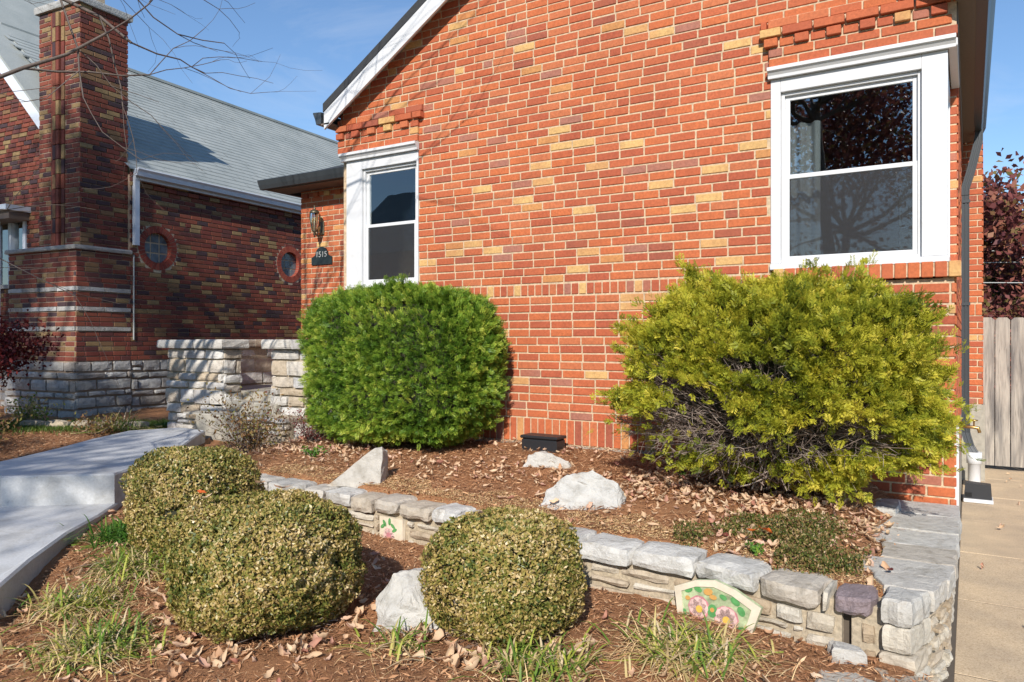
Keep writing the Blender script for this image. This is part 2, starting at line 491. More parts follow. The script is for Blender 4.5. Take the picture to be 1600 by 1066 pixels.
M['brownbush'] = leafmat('brown_bush_leaf', [(0, (.17, .07, .035)), (.5, (.28, .17, .06)), (.8, (.20, .20, .05)), (1, (.34, .22, .10))], trans=.25)
M['shingledark'] = plain('dark_shingle', (.035, .037, .04), .9, bump=.5, nscale=80, namt=.3)

def shinglemat():
    m, nt, n, l, b = newmat('grey_shingle')
    f = noise_n(nt, 120, 3, .7)
    r = ramp(nt, [(.3, (.22, .245, .245)), (.7, (.38, .405, .39))]); l(f, r.inputs[0])
    f2 = noise_n(nt, 1.2, 5, .6)
    r2 = ramp(nt, [(.3, (.8, .82, .82)), (.7, (1.12, 1.1, 1.08))]); l(f2, r2.inputs[0])
    l(mixc(nt, 'MULTIPLY', 1.0, r.outputs[0], r2.outputs[0]), b.inputs['Base Color'])
    b.inputs['Roughness'].default_value = .92
    return m
M['shingle'] = shinglemat()

def fencemat():
    m, nt, n, l, b = newmat('weathered_fence_wood')
    g = nt.nodes.new('ShaderNodeNewGeometry')
    mp = nt.nodes.new('ShaderNodeMapping'); mp.inputs['Scale'].default_value = (16, 16, 1.1)
    l(g.outputs['Position'], mp.inputs[0])
    f = noise_n(nt, 3.5, 7, .65, vec=mp.outputs[0], dist=.6)
    r = ramp(nt, [(.25, (.13, .115, .10)), (.5, (.34, .30, .255)), (.75, (.47, .42, .35))]); l(f, r.inputs[0])
    mp2 = nt.nodes.new('ShaderNodeMapping'); mp2.inputs['Scale'].default_value = (8, 8, .9); l(g.outputs['Position'], mp2.inputs[0])
    f2 = noise_n(nt, 1.3, 3, .5, vec=mp2.outputs[0])
    r2 = ramp(nt, [(.35, (.45, .46, .50)), (.55, (1, 1, 1))]); l(f2, r2.inputs[0])
    l(mixc(nt, 'MULTIPLY', 1.0, r.outputs[0], r2.outputs[0]), b.inputs['Base Color'])
    b.inputs['Roughness'].default_value = .9; l(bump_n(nt, f, .5, .004), b.inputs['Normal'])
    return m
M['fence'] = fencemat()

def glassmat(name, refl=1.0, tint=(.85, .9, .9)):
    m, nt, n, l, b = newmat(name)
    n.remove(b)
    t = nt.nodes.new('ShaderNodeBsdfTransparent'); t.inputs[0].default_value = (*tint, 1)
    g = nt.nodes.new('ShaderNodeBsdfGlossy'); g.inputs['Roughness'].default_value = .01
    g.inputs[0].default_value = (1, 1, 1, 1)
    fr = nt.nodes.new('ShaderNodeFresnel'); fr.inputs[0].default_value = 1.5
    mu = nt.nodes.new('ShaderNodeMath'); mu.operation = 'MULTIPLY'; mu.inputs[1].default_value = 3.4 * refl; mu.use_clamp = True
    l(fr.outputs[0], mu.inputs[0])
    nz = noise_n(nt, 1.6, 2, .5)
    l(bump_n(nt, nz, .04, .02), g.inputs['Normal'])
    mx = nt.nodes.new('ShaderNodeMixShader')
    l(mu.outputs[0], mx.inputs[0]); l(t.outputs[0], mx.inputs[1]); l(g.outputs[0], mx.inputs[2])
    l(mx.outputs[0], n['Material Output'].inputs[0])
    return m
M['glass'] = glassmat('window_glass')

def screenmat():
    m, nt, n, l, b = newmat('insect_screen')
    t = nt.nodes.new('ShaderNodeBsdfTransparent')
    b.inputs['Base Color'].default_value = (.045, .046, .05, 1); b.inputs['Roughness'].default_value = .7
    mx = nt.nodes.new('ShaderNodeMixShader'); mx.inputs[0].default_value = .30
    l(t.outputs[0], mx.inputs[1]); l(b.outputs[0], mx.inputs[2]); l(mx.outputs[0], n['Material Output'].inputs[0])
    return m
M['screen'] = screenmat()
M['room'] = plain('dim_room', (.05, .045, .042), .9)
M['joint'] = plain('dark_joint', (.10, .08, .06), .95)
M['curtain'] = plain('grey_curtain', (.38, .37, .38), .9, nscale=20)
M['lampglass'] = glassmat('lantern_glass', 1.4, (.75, .72, .6))
M['glassblock'] = plain('glass_block', (.16, .20, .22), .12, spec=.8, nscale=9, namt=.5)
M['tilecream'] = plain('cream_glazed_tile', (.66, .58, .45), .3, nscale=20, namt=.15)
M['tilebg'] = plain('green_glazed_tile', (.40, .46, .27), .3, nscale=25, namt=.5)
M['petal'] = plain('pink_glaze', (.66, .46, .42), .3, nscale=40, namt=.25)
M['petal2'] = plain('rose_glaze', (.52, .22, .24), .3, nscale=40, namt=.25)
M['leafglaze'] = plain('leaf_green_glaze', (.10, .30, .10), .3, nscale=40, namt=.3)
M['yolk'] = plain('yellow_glaze', (.66, .42, .08), .3)
M['ochre'] = plain('ochre_glaze', (.55, .30, .09), .3)
M['wire'] = plain('pale_wire', (.45, .47, .45), .5)

# ------------------------------------------------------------ numpy foliage
def unit(v): return v / np.maximum(np.linalg.norm(v, axis=-1, keepdims=True), 1e-9)
def rdir(n): return unit(rng.normal(size=(n, 3)))
def snoise(P, seed, freq):
    r = np.random.default_rng(seed); out = 0
    for k in range(7):
        d = unit(r.normal(size=3)); f = freq * r.uniform(.6, 1.9)
        out = out + np.sin(P @ (d * f) + r.uniform(0, 6.28))
    return out / 3.5
def leafquads(C, A, B, Ln, Wd, fold=0.0):
    """diamond leaves: centre C, axis A, side B"""
    Ln = np.asarray(Ln).reshape(-1, 1); Wd = np.asarray(Wd).reshape(-1, 1)
    N = np.cross(A, B)
    p0 = C - A * Ln * .5; p2 = C + A * Ln * .5
    p1 = C + B * Wd * .5 + N * Wd * fold; p3 = C - B * Wd * .5 + N * Wd * fold
    return np.stack([p0, p1, p2, p3], 1).reshape(-1, 3)
def frames(n, bias=None, k=1.0):
    A = rdir(n) if bias is None else unit(bias + rng.normal(size=(n, 3)) * k)
    B = unit(np.cross(A, rdir(n)))
    return A, B
def tubes3(P, r0, r1):
    """P: (n,k,3) polylines -> 3-sided tubes, returns V,F"""
    n, k, _ = P.shape
    d = np.gradient(P, axis=1); d = unit(d)
    up = unit(np.cross(d, rdir(n)[:, None, :])); t = np.cross(d, up)
    r = np.linspace(r0, r1, k)[None, :, None]
    ring = []
    for a in range(3):
        an = 2.094 * a
        ring.append(P + (up * math.cos(an) + t * math.sin(an)) * r)
    V = np.stack(ring, 2).reshape(-1, 3)      # n,k,3
    base = (np.arange(n) * k * 3)[:, None, None] + (np.arange(k - 1) * 3)[None, :, None]
    F = []
    for a in range(3):
        b = (a + 1) % 3
        F.append(np.stack([base + a, base + b, base + b + 3, base + a + 3], -1).reshape(-1, 4))
    return V, np.concatenate(F)
def strips(C0, dirs, Ln, W, bend, seg=4, droop=1.0):
    """arching blades from C0 -> quad strips as separate islands with shared verts"""
    n = len(C0); t = np.linspace(0, 1, seg + 1)
    side = unit(np.cross(dirs, np.array([0, 0, 1.0])))
    Ln = Ln.reshape(-1, 1); P = []
    for ti in t:
        c = C0 + dirs * Ln * ti; c = c.copy()
        c[:, 2] -= (bend.reshape(-1) * (ti ** 2) * Ln.reshape(-1)) * droop
        w = W * (1 - ti ** 2 * .92) * .5
        P.append(np.stack([c - side * w, c + side * w], 1))
    V = np.stack(P, 1).reshape(-1, 3)         # n,(seg+1),2
    base = (np.arange(n) * (seg + 1) * 2)[:, None] + (np.arange(seg) * 2)[None, :]
    F = np.stack([base, base + 1, base + 3, base + 2], -1).reshape(-1, 4)
    return V, F
# ================================================================== TERRAIN
RW = [(-.10, -1.98, 0), (-.45, -2.27, 0), (-1.64, -2.01, 0)]
# line of the retaining wall's outer face: y as a function of x
RWX = [-6.2, -5.6, -4.3, -3.28, -2.72, -1.68, -1.1, -.6, -.15]
RWY = [-1.72, -1.74, -1.72, -1.74, -1.79, -1.93, -1.96, -2.09, -2.12]
def rwy(x): return float(np.interp(x, RWX, RWY))
def rwy_v(x): return np.interp(x, RWX, RWY)
CAPZ = .47
def sstep(t): t = np.clip(t, 0, 1); return t * t * (3 - 2 * t)
# walkway centre line on the left
def ground_z(x, y):
    x = np.asarray(x, float); y = np.asarray(y, float)
    up = np.interp(y, [-2.0, -.1, 3, 8], [.455, .63, .70, .72])
    up = up + (.45 - up) * sstep((x + .75) / .42)
    lo = np.interp(y, [-4.4, -3.2, -2.2], [.10, .19, .225]) + .10 * sstep((-3.0 - x) / 2.0)
    side = y - (rwy_v(x) + .14)
    z = lo + (up - lo) * sstep((side + .04) / .08)
    # far left beyond the wall's end: gentle slope instead of a step
    g = np.interp(y, [-5, -3, -1, 1, 3], [.10, .30, .44, .50, .50])
    k = sstep((-5.15 - x) / .5)
    z = z * (1 - k) + g * k
    return z
def gz(x, y): return float(ground_z(x, y))

def height_sheet(name, x0, x1, y0, y1, step, mat, dz=0.0, rough=.012, mask=None):
    xs = np.arange(x0, x1 + 1e-6, step); ys = np.arange(y0, y1 + 1e-6, step)
    X, Y = np.meshgrid(xs, ys, indexing='ij')
    Z = ground_z(X, Y) + dz
    P = np.stack([X, Y, Z], -1).reshape(-1, 3)
    Z2 = Z.ravel() + rough * (snoise(P * [1, 1, 0], 3, 9) * .8 + snoise(P * [1, 1, 0], 5, 30) * .4 + snoise(P * [1, 1, 0], 8, 75) * .3)
    P[:, 2] = Z2
    nx, ny = len(xs), len(ys)
    I = np.arange(nx * ny).reshape(nx, ny)
    F = np.stack([I[:-1, :-1], I[1:, :-1], I[1:, 1:], I[:-1, 1:]], -1).reshape(-1, 4)
    if mask is not None:
        c = P[F].mean(1); F = F[mask(c)]
    return mkq(name, P, mat, None, F=F, smooth=True)

# far ground: one big sheet at street level
MB().box(-400, 400, -400, 400, -.5, -.02).build('ground', M['lawnsoil'])
bpy.data.objects['ground']['kind'] = 'structure'
o = height_sheet('mulch_bed', -6.9, -.16, -4.35, .10, .024, M['soil']); tag(o, kind='structure')
o = height_sheet('side_yard', -14.0, -6.88, -4.6, 9.0, .12, M['soil'], dz=-.012, rough=.02); tag(o, kind='structure')
o = height_sheet('side_yard_back', -6.9, -5.2, .08, 9.0, .12, M['soil'], dz=-.012, rough=.01); tag(o, kind='structure')
MB().box(-14, -.2, -8.0, -4.30, -.1, .12).build('front_lawn', M['lawnsoil']); bpy.data.objects['front_lawn']['kind'] = 'structure'
# street and pavement behind the camera (seen in the window panes)
MB().box(-60, 60, -14.5, -8.5, -.1, .0).build('street', plain('asphalt', (.05, .05, .052), .9, bump=.3)); bpy.data.objects['street']['kind'] = 'structure'
MB().box(-60, 60, -8.4, -8.0, -.1, .10).build('pavement', M['concrete']); bpy.data.objects['pavement']['kind'] = 'structure'

# side path: cast slabs, each one an object
sp = empty('side_path', (0.5, 0, 0)); tag(sp, kind='structure')
base = MB().box(-.62, 2.5, -6.5, 12, -.12, -.0045).build('joint_bed', M['joint'], sp)
ys = [-4.9 - .0 + 1.13 * k for k in range(-1, 12)]
for i in range(len(ys) - 1):
    for (xa, xb) in ((-.56, 1.02), (1.026, 2.4)):
        j = random.uniform(-.003, .003)
        MB().bbox(xa, xb, ys[i] + .003, ys[i + 1] - .005, -.08, .0 + j, b=.003).build('concrete_slab', M['path'], sp)

# =================================================================== BRICKS
CH = .0677; BL = .203; JT = .0105
_bm = {}
def brickmesh(l, h, d, mat):
    key = (round(l, 3), round(h, 3), round(d, 3), mat.name)
    if key not in _bm:
        m = MB().bbox(-l / 2, l / 2, -d, 0, -h / 2, h / 2, b=.0035)
        me = bpy.data.meshes.new('brick'); me.from_pydata(m.V, [], m.F); me.materials.append(mat); me.update()
        _bm[key] = me
    return _bm[key]

class Bricks:
    """collects bricks; the largest ones in view become objects, the rest one joined part"""
    def __init__(s): s.B = []
    def add(s, frame, sc, zc, l, h, proud, d=.03, tilt=0):
        """centre (sc,zc) in the wall's own s,z; proud = how far the face stands in front of the frame's plane"""
        s.B.append((frame, sc, zc, l, h, proud, d))
    def course(s, frame, s0, s1, z0, off=0, h=CH - JT, unit=BL, proud=.006, d=.03, holes=(), sub=0, irregular=True):
        """running bond bricks from s0 to s1"""
        if irregular:
            s.ph = (getattr(s, 'ph', 0) + random.uniform(.36, .64)) % 1; off = s.ph
        x = s0 - (unit * off)
        while x < s1 - .02:
            l = unit
            if irregular and random.random() < .03: l = unit / 2
            a, b = max(x, s0), min(x + l - JT, s1)
            x += l
            segs = [(a, b)]
            for (h0, h1, g0, g1) in holes:
                if z0 + h * .5 > g0 and z0 + h * .5 < g1:
                    ns = []
                    for (p, q) in segs:
                        if q <= h0 or p >= h1: ns.append((p, q))
                        else:
                            if p < h0: ns.append((p, h0))
                            if q > h1: ns.append((h1, q))
                    segs = ns
            for (p, q) in segs:
                if q - p > .022: s.add(frame, (p + q) / 2, z0 + h / 2 + random.uniform(-.0012, .0012), q - p - random.uniform(0, .003), h - random.uniform(0, .0022), proud + random.uniform(-.0022, .0022), d)
    def realize(s, parent, mat, limit=300, hide=None):
        T = math.radians(YAW); c, sn = math.cos(T), math.sin(T)
        sc = []
        for i, (fr, a, z, l, h, pr, d) in enumerate(s.B):
            O, e, n = fr
            x = O[0] + e[0] * a + n[0] * pr; y = O[1] + e[1] * a + n[1] * pr
            Yp = y - CAM[1]; w = -x * sn + Yp * c; u = x * c + Yp * sn
            vis = w > .3
            if vis:
                px = 800 + 1165 * u / w; py = 531 - (z - 1.5) * 1165 / w
                vis = 8 < px < 1592 and 6 < py < 1060 and not (hide and hide(px, py))
                face = -(n[0] * x + n[1] * Yp)
                vis = vis and face > 0
            sc.append(((l * h * face / (w ** 3)) if vis else -1, i))
        sc.sort(reverse=True)
        pick = {i for (v, i) in sc[:limit] if v > 0}
        V = []; F = []
        for i, (fr, a, z, l, h, pr, d) in enumerate(s.B):
            O, e, n = fr
            x = O[0] + e[0] * a + n[0] * pr; y = O[1] + e[1] * a + n[1] * pr
            ang = math.atan2(e[1], e[0])
            # local: +x along e, local -y is outward
            cr = e[0] * n[1] - e[1] * n[0]
            if i in pick:
                me = brickmesh(l, h, d, mat)
                o = bpy.data.objects.new('brick', me); COL.objects.link(o); o.parent = parent
                if cr > 0:   # e x n = up  -> local y+ is outward; rotate by 180
                    o.rotation_euler = (random.uniform(-.004, .004), random.uniform(-.006, .006), ang + math.pi)
                else:
                    o.rotation_euler = (random.uniform(-.004, .004), random.uniform(-.006, .006), ang)
                # bbox runs from y=-d..0 : outward face must sit at 'proud'
                o.location = (x - n[0] * d, y - n[1] * d, z)
                continue
            m = MB().bbox(-l / 2, l / 2, -d, 0, -h / 2, h / 2, b=.0035)
            b0 = len(V)
            for (vx, vy, vz) in m.V:
                V.append((x + e[0] * vx + n[0] * vy, y + e[1] * vx + n[1] * vy, z + vz))
            if cr > 0: F += [tuple(b0 + k for k in f) for f in m.F]
            else: F += [tuple(b0 + k for k in f)[::-1] for f in m.F]
        if V:
            o = mk('brick', V, F, mat, parent); o['kind'] = 'stuff'

def wallsheet(mb, frame, poly, holes=(), th=.2):
    """mortar backing: rectangles of (s0,s1,z0,z1) list minus holes"""
    O, e, n = frame
    for (s0, s1, z0, z1) in poly:
        xs = sorted({s0, s1, *[min(max(v, s0), s1) for h in holes for v in h[:2]]})
        zs = sorted({z0, z1, *[min(max(v, z0), z1) for h in holes for v in h[2:4]]})
        for i in range(len(xs) - 1):
            for j in range(len(zs) - 1):
                cx, cz = (xs[i] + xs[i + 1]) / 2, (zs[j] + zs[j + 1]) / 2
                if any(h[0] < cx < h[1] and h[2] < cz < h[3] for h in holes): continue
                P = [(O[0] + e[0] * a, O[1] + e[1] * a, z) for (a, z) in ((xs[i], zs[j]), (xs[i + 1], zs[j]), (xs[i + 1], zs[j + 1]), (xs[i], zs[j + 1]))]
                mb.prism(P, (-n[0] * th, -n[1] * th, 0))

# ============================================================== MAIN HOUSE
house = empty('brick_house', (-2.7, 3, 0))
house.location = (0, 0, 0)
tag(house, 'orange red brick gable house with white corner windows behind two clipped yews', 'house')
XL, XR = -5.32, -.075
SLOPE = .62; XC = (XL + XR) / 2
def rakez(x): return 3.71 + SLOPE * ((XR + .10) - XC - abs(x - XC))      # underside of the roof at the wall
front = ((0, 0), (1, 0), (0, -1))
BAND = 1.871; TOPB = 1.967
RWN = dict(x0=-1.19, x1=XR, z0=1.985, z1=3.395)   # right corner window opening
LWN = dict(x0=XL, x1=-4.335, z0=1.985, z1=3.325)
holes = [(RWN['x0'], RWN['x1'] + .3, TOPB - .08, RWN['z1']), (LWN['x0'] - .3, LWN['x1'], TOPB - .08, LWN['z1'])]
fw = empty('front_wall'); fw.parent = house
mb = MB()
wallsheet(mb, front, [(XL + .03, XR - .006, .30, 3.75)], holes=holes, th=.14)
wallm = mb.build('mortar_joints', M['mortar'], fw)
gb = MB(); gb.prism([(XL + .03, 0, 3.75), (XR - .006, 0, 3.75), (XC, 0, rakez(XC))], (0, .14, 0)); gb.build('mortar_joints', M['mortar'], fw)
BK = Bricks()
z = .6475
def rowlock(fr, s0, s1, z0, h, proud=.007, w=.0677, d=.03, holes=()):
    n = int(round((s1 - s0) / w)); w = (s1 - s0) / n
    for i in range(n):
        a = s0 + i * w; cx = a + w / 2
        if any(hh[0] < cx < hh[1] and hh[2] < z0 + h / 2 < hh[3] for hh in holes): continue
        BK.add(fr, cx, z0 + h / 2, w - JT, h, proud + random.uniform(-.001, .0015), d)
rowlock(front, XL, XR, z, .193)
zc = .6475 + .2035
for k in range(15):
    BK.course(front, XL, XR, zc + k * CH, off=(.5 if k % 2 else 0) + random.uniform(-.04, .04) % 1)
rowlock(front, -4.33, RWN['x0'], BAND, .086, holes=[])
# the right corner below the soldiers goes on downwards
for k in range(3):
    BK.course(front, -1.6, XR, .6475 - CH * (k + 1), off=.5 * (k % 2))
z = TOPB + .006
k = 0
while z < rakez(XC):
    a, b = XL, XR
    if z > 3.75 - CH:
        zz = z + CH * .9
        half = (3.71 + SLOPE * ((XR + .10) - XC) - zz) / SLOPE
        a, b = max(XL, XC - half), min(XR, XC + half)
    if b - a > .1:
        BK.course(front, a, b, z, off=(.5 if k % 2 else 0) + (abs(a - XL) % BL) / BL, holes=holes)
    z += CH; k += 1
# corbelled heads over both corner windows
def corbel(x0, x1, zt, stepside):
    """two proud courses, a dentil course, a more proud course"""
    ex = .055
    for k in range(2):
        BK.course(front, x0, x1, zt + .004 + k * CH, off=.5 * k, proud=.034, d=.05, irregular=False)
    z2 = zt + .004 + 2 * CH
    n = int((x1 - x0 + ex) / .102)
    for i in range(n + 1):
        a = (x0 - (ex / 2 if stepside < 0 else 0)) + i * .102
        if a + .09 > x1 + (ex if stepside > 0 else 0) + .01: break
        BK.add(front, a + .046, z2 + .0286, .090, CH - JT, .062 if i % 2 == 0 else .036, .07)
    s0 = x0 - (ex if stepside < 0 else 0); s1 = x1 + (ex if stepside > 0 else 0)
    BK.course(front, s0, s1, z2 + CH, off=.25, proud=.066, d=.075, irregular=False)
    BK.course(front, s0, s1, z2 + 2 * CH, off=.75, proud=.036, d=.05, irregular=False)
    m = MB().box(x0 + .006, x1 - .006, -.026, .0, zt - .002, z2 + 2.9 * CH)
    m.build('corbel_mortar', M['mortar'], fw)
corbel(RWN['x0'] - .01, XR + .012, RWN['z1'] + .004, -1)
corbel(XL - .012, LWN['x1'] + .01, LWN['z1'] + .004, 1)
# sill bricks under the windows: tilted rowlocks standing proud
def sill(x0, x1):
    n = int(round((x1 - x0) / .0735)); w = (x1 - x0) / n
    for i in range(n):
        BK.add(front, x0 + (i + .5) * w, 1.943, w - .010, .098, .045, .09)
    MB().box(x0 + .004, x1 - .004, -.036, .10, 1.90, 1.984).build('sill_mortar', M['mortar'], fw)
sill(RWN['x0'] + .02, XR + .035)
sill(XL - .035, LWN['x1'] - .02)
def hide_front(px, py):
    if ((px - 633) / 170) ** 2 + ((py - 560) / 125) ** 2 < 1: return True
    return ((px - 1240) / 270) ** 2 + ((py - 610) / 185) ** 2 < 1
BK.realize(fw, M['brick'], 300, hide_front)

# side wall (right, seen edge-on), opening for the corner window's return
sideR = ((XR, 0), (0, 1), (1, 0))
swh = [(-.1, .94, 1.92, 3.395)]
sw = empty('side_wall'); sw.parent = house
mb = MB(); wallsheet(mb, ((XR - .006, .0), (0, 1), (1, 0)), [(.142, 9.0, .81, 3.6)], holes=swh, th=.09)
wallsheet(mb, ((XR - .006, .0), (0, 1), (1, 0)), [(.004, .142, .30, 3.6)], holes=swh, th=.06)
mb.build('mortar_joints', M['mortar'], sw)
MB().box(XR - .2, XR + .004, .15, 9, -.1, .81).build('foundation', M['concrete'], sw)
MB().box(XR - .1, XR + .018, .004, .16, .44, .97).build('corner_trim', M['white'], sw)
BK = Bricks()
z = .6475 - 3 * CH; k = 0
while z < 3.58:
    BK.course(sideR, .0 if True else 0, 4.05, z, off=.5 * (k % 2), holes=swh, proud=.004)
    # end faces of the reveal behind the side window
    if 1.98 < z < 3.36: BK.add(((XR, .94), (-1, 0), (0, -1)), .038, z + .0286, .068, CH - JT, .004, .03)
    z += CH; k += 1
# bump-out further back (a chimney breast) facing the camera
BX0, BX1, BY = XR - .01, .118, 3.94
bf = ((0, BY), (1, 0), (0, -1))
k = 0; z = .815
while z < 3.62:
    if abs(z - (.815 + 14 * CH)) < .01:
        rowlock(bf, BX0, BX1, z, .125 - JT); z += 2 * CH; k += 2; continue
    BK.course(bf, BX0, BX1, z, off=.5 * (k % 2) + .2, irregular=False)
    BK.course(((BX1, BY), (0, 1), (1, 0)), 0, 1.6, z, off=.5 * (k % 2), irregular=False)
    z += CH; k += 1
BK.realize(sw, M['brick'], 0)
MB().box(BX0, BX1 - .008, BY + .002, BY + 1.6, .81, 3.70).build('mortar_joints', M['mortar'], sw)
MB().box(BX0, BX1 + .02, BY - .02, BY + 1.6, -.05, .81).build('foundation', M['concrete'], sw)
MB().box(XL, XR, .01, .14, -.1, .30).build('foundation', M['concrete'], fw)
# rough strip of concrete under the soldier course
st = MB(); x = XL
while x < -1.62:
    w = random.uniform(.12, .3); st.bbox(x, min(x + w, -1.6), -.03 - random.uniform(0, .015), .02, .4, .642 - random.uniform(.0, .012), b=.012); x += w
st.build('foundation_ledge', M['concrete'], fw)
# left side wall + back
MB().box(XL + .02, XL + .16, .02, 9, .3, 3.55).build('side_wall', M['mortar'], house)
MB().box(XL + .1, XR - .15, 8.9, 9, .3, 3.55).build('back_wall', M['mortar'], house)

# ---- roof
roof = empty('roof'); roof.parent = house
OV = .16
def rz_out(x): return rakez(x)
for sg in (-1, 1):
    xe = XC + sg * ((XR - XC) + .09)
    ze = rakez(xe); zt = rakez(XC)
    th = .045
    P = [(xe, -OV, ze + .0), (XC, -OV, zt), (XC, -OV, zt + th + .03), (xe, -OV, ze + th + .03)]
    P2 = [(xe, -OV + .004, ze + .1 - .085), (XC, -OV + .004, zt + .015), (XC, -OV + .004, zt + .1), (xe, -OV + .004, ze + .1)]
    MB().prism(P2, (0, 9.3, 0)).build('roof_slope', M['shingledark'], roof)
    # white rake board on the gable, standing off the wall
    bw = .19
    P3 = [(xe - sg * .02, -OV + .0, ze - bw + .035), (XC, -OV, zt - bw + .02), (XC, -OV, zt + .012), (xe - sg * .02, -OV, ze + .012)]
    MB().prism(P3, (0, .022, 0)).build('rake_board', M['white'], roof)
    P4 = [(xe - sg * .02, -OV + .023, ze - .03), (XC, -OV + .023, zt - .045), (XC, -OV + .023, zt - .02), (xe - sg * .02, -OV + .023, ze - .005)]
    MB().prism(P4, (0, OV - .025, 0)).build('rake_soffit', M['white'], roof)
# soffit, fascia and gutter on the right eave, ending at the bump-out
EX = .135
def eave(xw, xe, y0, y1, sg):
    MB().box(min(xw, xe), max(xw, xe), y0, y1, 3.605, 3.62).build('soffit', M['soffit'], roof)
    # K-style gutter profile
    pr = [(0, 0), (.0, .115), (.105, .125), (.112, .118), (.100, .09), (.082, .055), (.066, .0)]
    P = [(xe + sg * p, y0, 3.62 + q) for p, q in pr]
    MB().prism(P, (0, y1 - y0, 0)).build('gutter', M['gutter'], roof)
eave(XR, .035, -OV, BY - .02, 1)
MB().box(XR - .004, XR + .014, .0, BY - .02, 3.45, 3.605).build('frieze_board', M['soffit'], roof)
eave(XL, XL - .11, -OV, 6, -1)
# downspout: elbow, rectangular ribbed pipe, boot
dsp = empty('downspout', (0, 0, 0)); dsp.parent = house
dy = 3.55
def ribbed(path, name, wx=.036, wy=.05):
    m = MB(); n0 = None
    sec = [(-1, -1), (-.55, -1), (-.5, -.85), (-.1, -.85), (-.05, -1), (.35, -1), (.4, -.85), (.7, -.85), (.75, -1), (1, -1), (1, 1), (-1, 1)]
    b = []
    for (x, y, z, tx, tz) in path:
        row = []
        for (a, c) in sec:
            row.append((x + a * wx * tz, y + c * wy, z - a * wx * tx)); 
        b.append(row)
    V = [v for r in b for v in r]; k = len(sec); F = []
    for i in range(len(b) - 1):
        for j in range(k):
            j2 = (j + 1) % k
            F.append((i * k + j, i * k + j2, (i + 1) * k + j2, (i + 1) * k + j))
    mk(name, V, F, M['gutter'], dsp)
ribbed([(.08, dy, 3.63, 0, 1), (.08, dy, 3.54, .3, 1), (.01, dy, 3.22, .35, 1), (-.035, dy, 3.06, .2, 1), (-.038, dy, 2.98, 0, 1)], 'elbow')
ribbed([(-.038, dy, 2.975, 0, 1.0), (-.038, dy, .70, 0, 1.0)], 'pipe')
ribbed([(-.036, dy, .70, 0, 1.12), (-.034, dy, .55, 0, 1.12), (.0, dy - .02, .42, 0, 1.15), (.035, dy - .04, .36, 0, 1.15)], 'boot')
for zz in (2.9, 1.85): MB().box(-.082, .006, dy - .056, dy - .045, zz, zz + .03).build('strap', M['gutter'], dsp)

# ---- windows
def sash_window(name, x0, x1, z0, z1, cl, cr, fl, post_side, sash_split=.50, crown=True):
    """x0..x1 whole casing; cl/cr casing widths left and right"""
    w = empty(name); w.parent = house
    yf = -.012          # casing face
    zt = z1 - .075      # underside of crown
    m = MB()
    m.bbox(x0, x0 + cl, yf, .06, z0 + .045, zt, b=.003)
    m.build('side_casing', M['white'], w)
    m = MB(); m.bbox(x1 - cr, x1, yf, .06, z0 + .045, zt, b=.003); m.build('side_casing', M['white'], w)
    hz = zt - .095
    MB().bbox(x0 + cl + .0005, x1 - cr - .0005, yf + .0005, .06, hz, zt, b=.003).build('head_casing', M['white'], w)
    MB().bbox(x0 - .004, x1 + .006, yf - .016, .07, z0 + .002, z0 + .043, b=.004).build('sill', M['white'], w)
    # crown: two steps and a slanting face
    ex0 = .012 if post_side > 0 else .05; ex1 = .012 if post_side < 0 else .045
    prof = [(0, 0), (-.034, .0), (-.036, .020), (-.058, .045), (-.070, .048), (-.070, .072), (0, .072)]
    P = [(x0 - ex0, yf + p * .9, zt + q) for p, q in prof]
    MB().prism(P, (x1 + ex1 - x0 + ex0, 0, 0)).build('crown', M['white'], w)
    # frame in two steps
    a0, a1, b0, b1 = x0 + cl, x1 - cr, z0 + .043, hz
    def ring(nm, a0, a1, b0, b1, t, ya, yb, mat):
        m = MB()
        m.bbox(a0, a0 + t, ya, yb, b0, b1, b=.002); m.bbox(a1 - t, a1, ya, yb, b0, b1, b=.002)
        m.bbox(a0 + t, a1 - t, ya + .0005, yb, b1 - t, b1, b=.002); m.bbox(a0 + t, a1 - t, ya + .0005, yb, b0, b0 + t, b=.002)
        return m.build(nm, mat, w)
    ring('outer_frame', a0 + .001, a1 - .001, b0 + .001, b1 - .001, .022, .016, .075, M['white2'])
    a0 += .023; a1 -= .023; b0 += .023; b1 -= .023
    mid = b0 + (b1 - b0) * sash_split
    s = ring('upper_sash', a0, a1, mid - .004, b1, fl, .040, .062, M['white2'])
    MB().box(a0 + fl - .004, a1 - fl + .004, .050, .054, mid + fl - .008, b1 - fl + .004).build('pane', M['glass'], s)
    s = ring('lower_sash', a0, a1, b0, mid + fl - .006, fl, .024, .0395, M['white2'])
    MB().box(a0 + fl - .004, a1 - fl + .004, .031, .035, b0 + fl - .004, mid - .002).build('pane', M['glass'], s)
    MB().box(a0 + fl - .004, a1 - fl + .004, .0295, .0302, b0 + fl - .004, mid - .002).build('insect_screen', M['screen'], s)
    return w
wr = sash_window('corner_window', -1.19, -.116, 1.985, 3.395, .066, .145, .030, 1)
wr['label'] = 'large white double hung corner window above the yellow green yew'
wl = sash_window('corner_window', -5.235, -4.337, 1.985, 3.325, .20, .020, .030, -1)
wl['label'] = 'narrow white double hung corner window beside the entry'
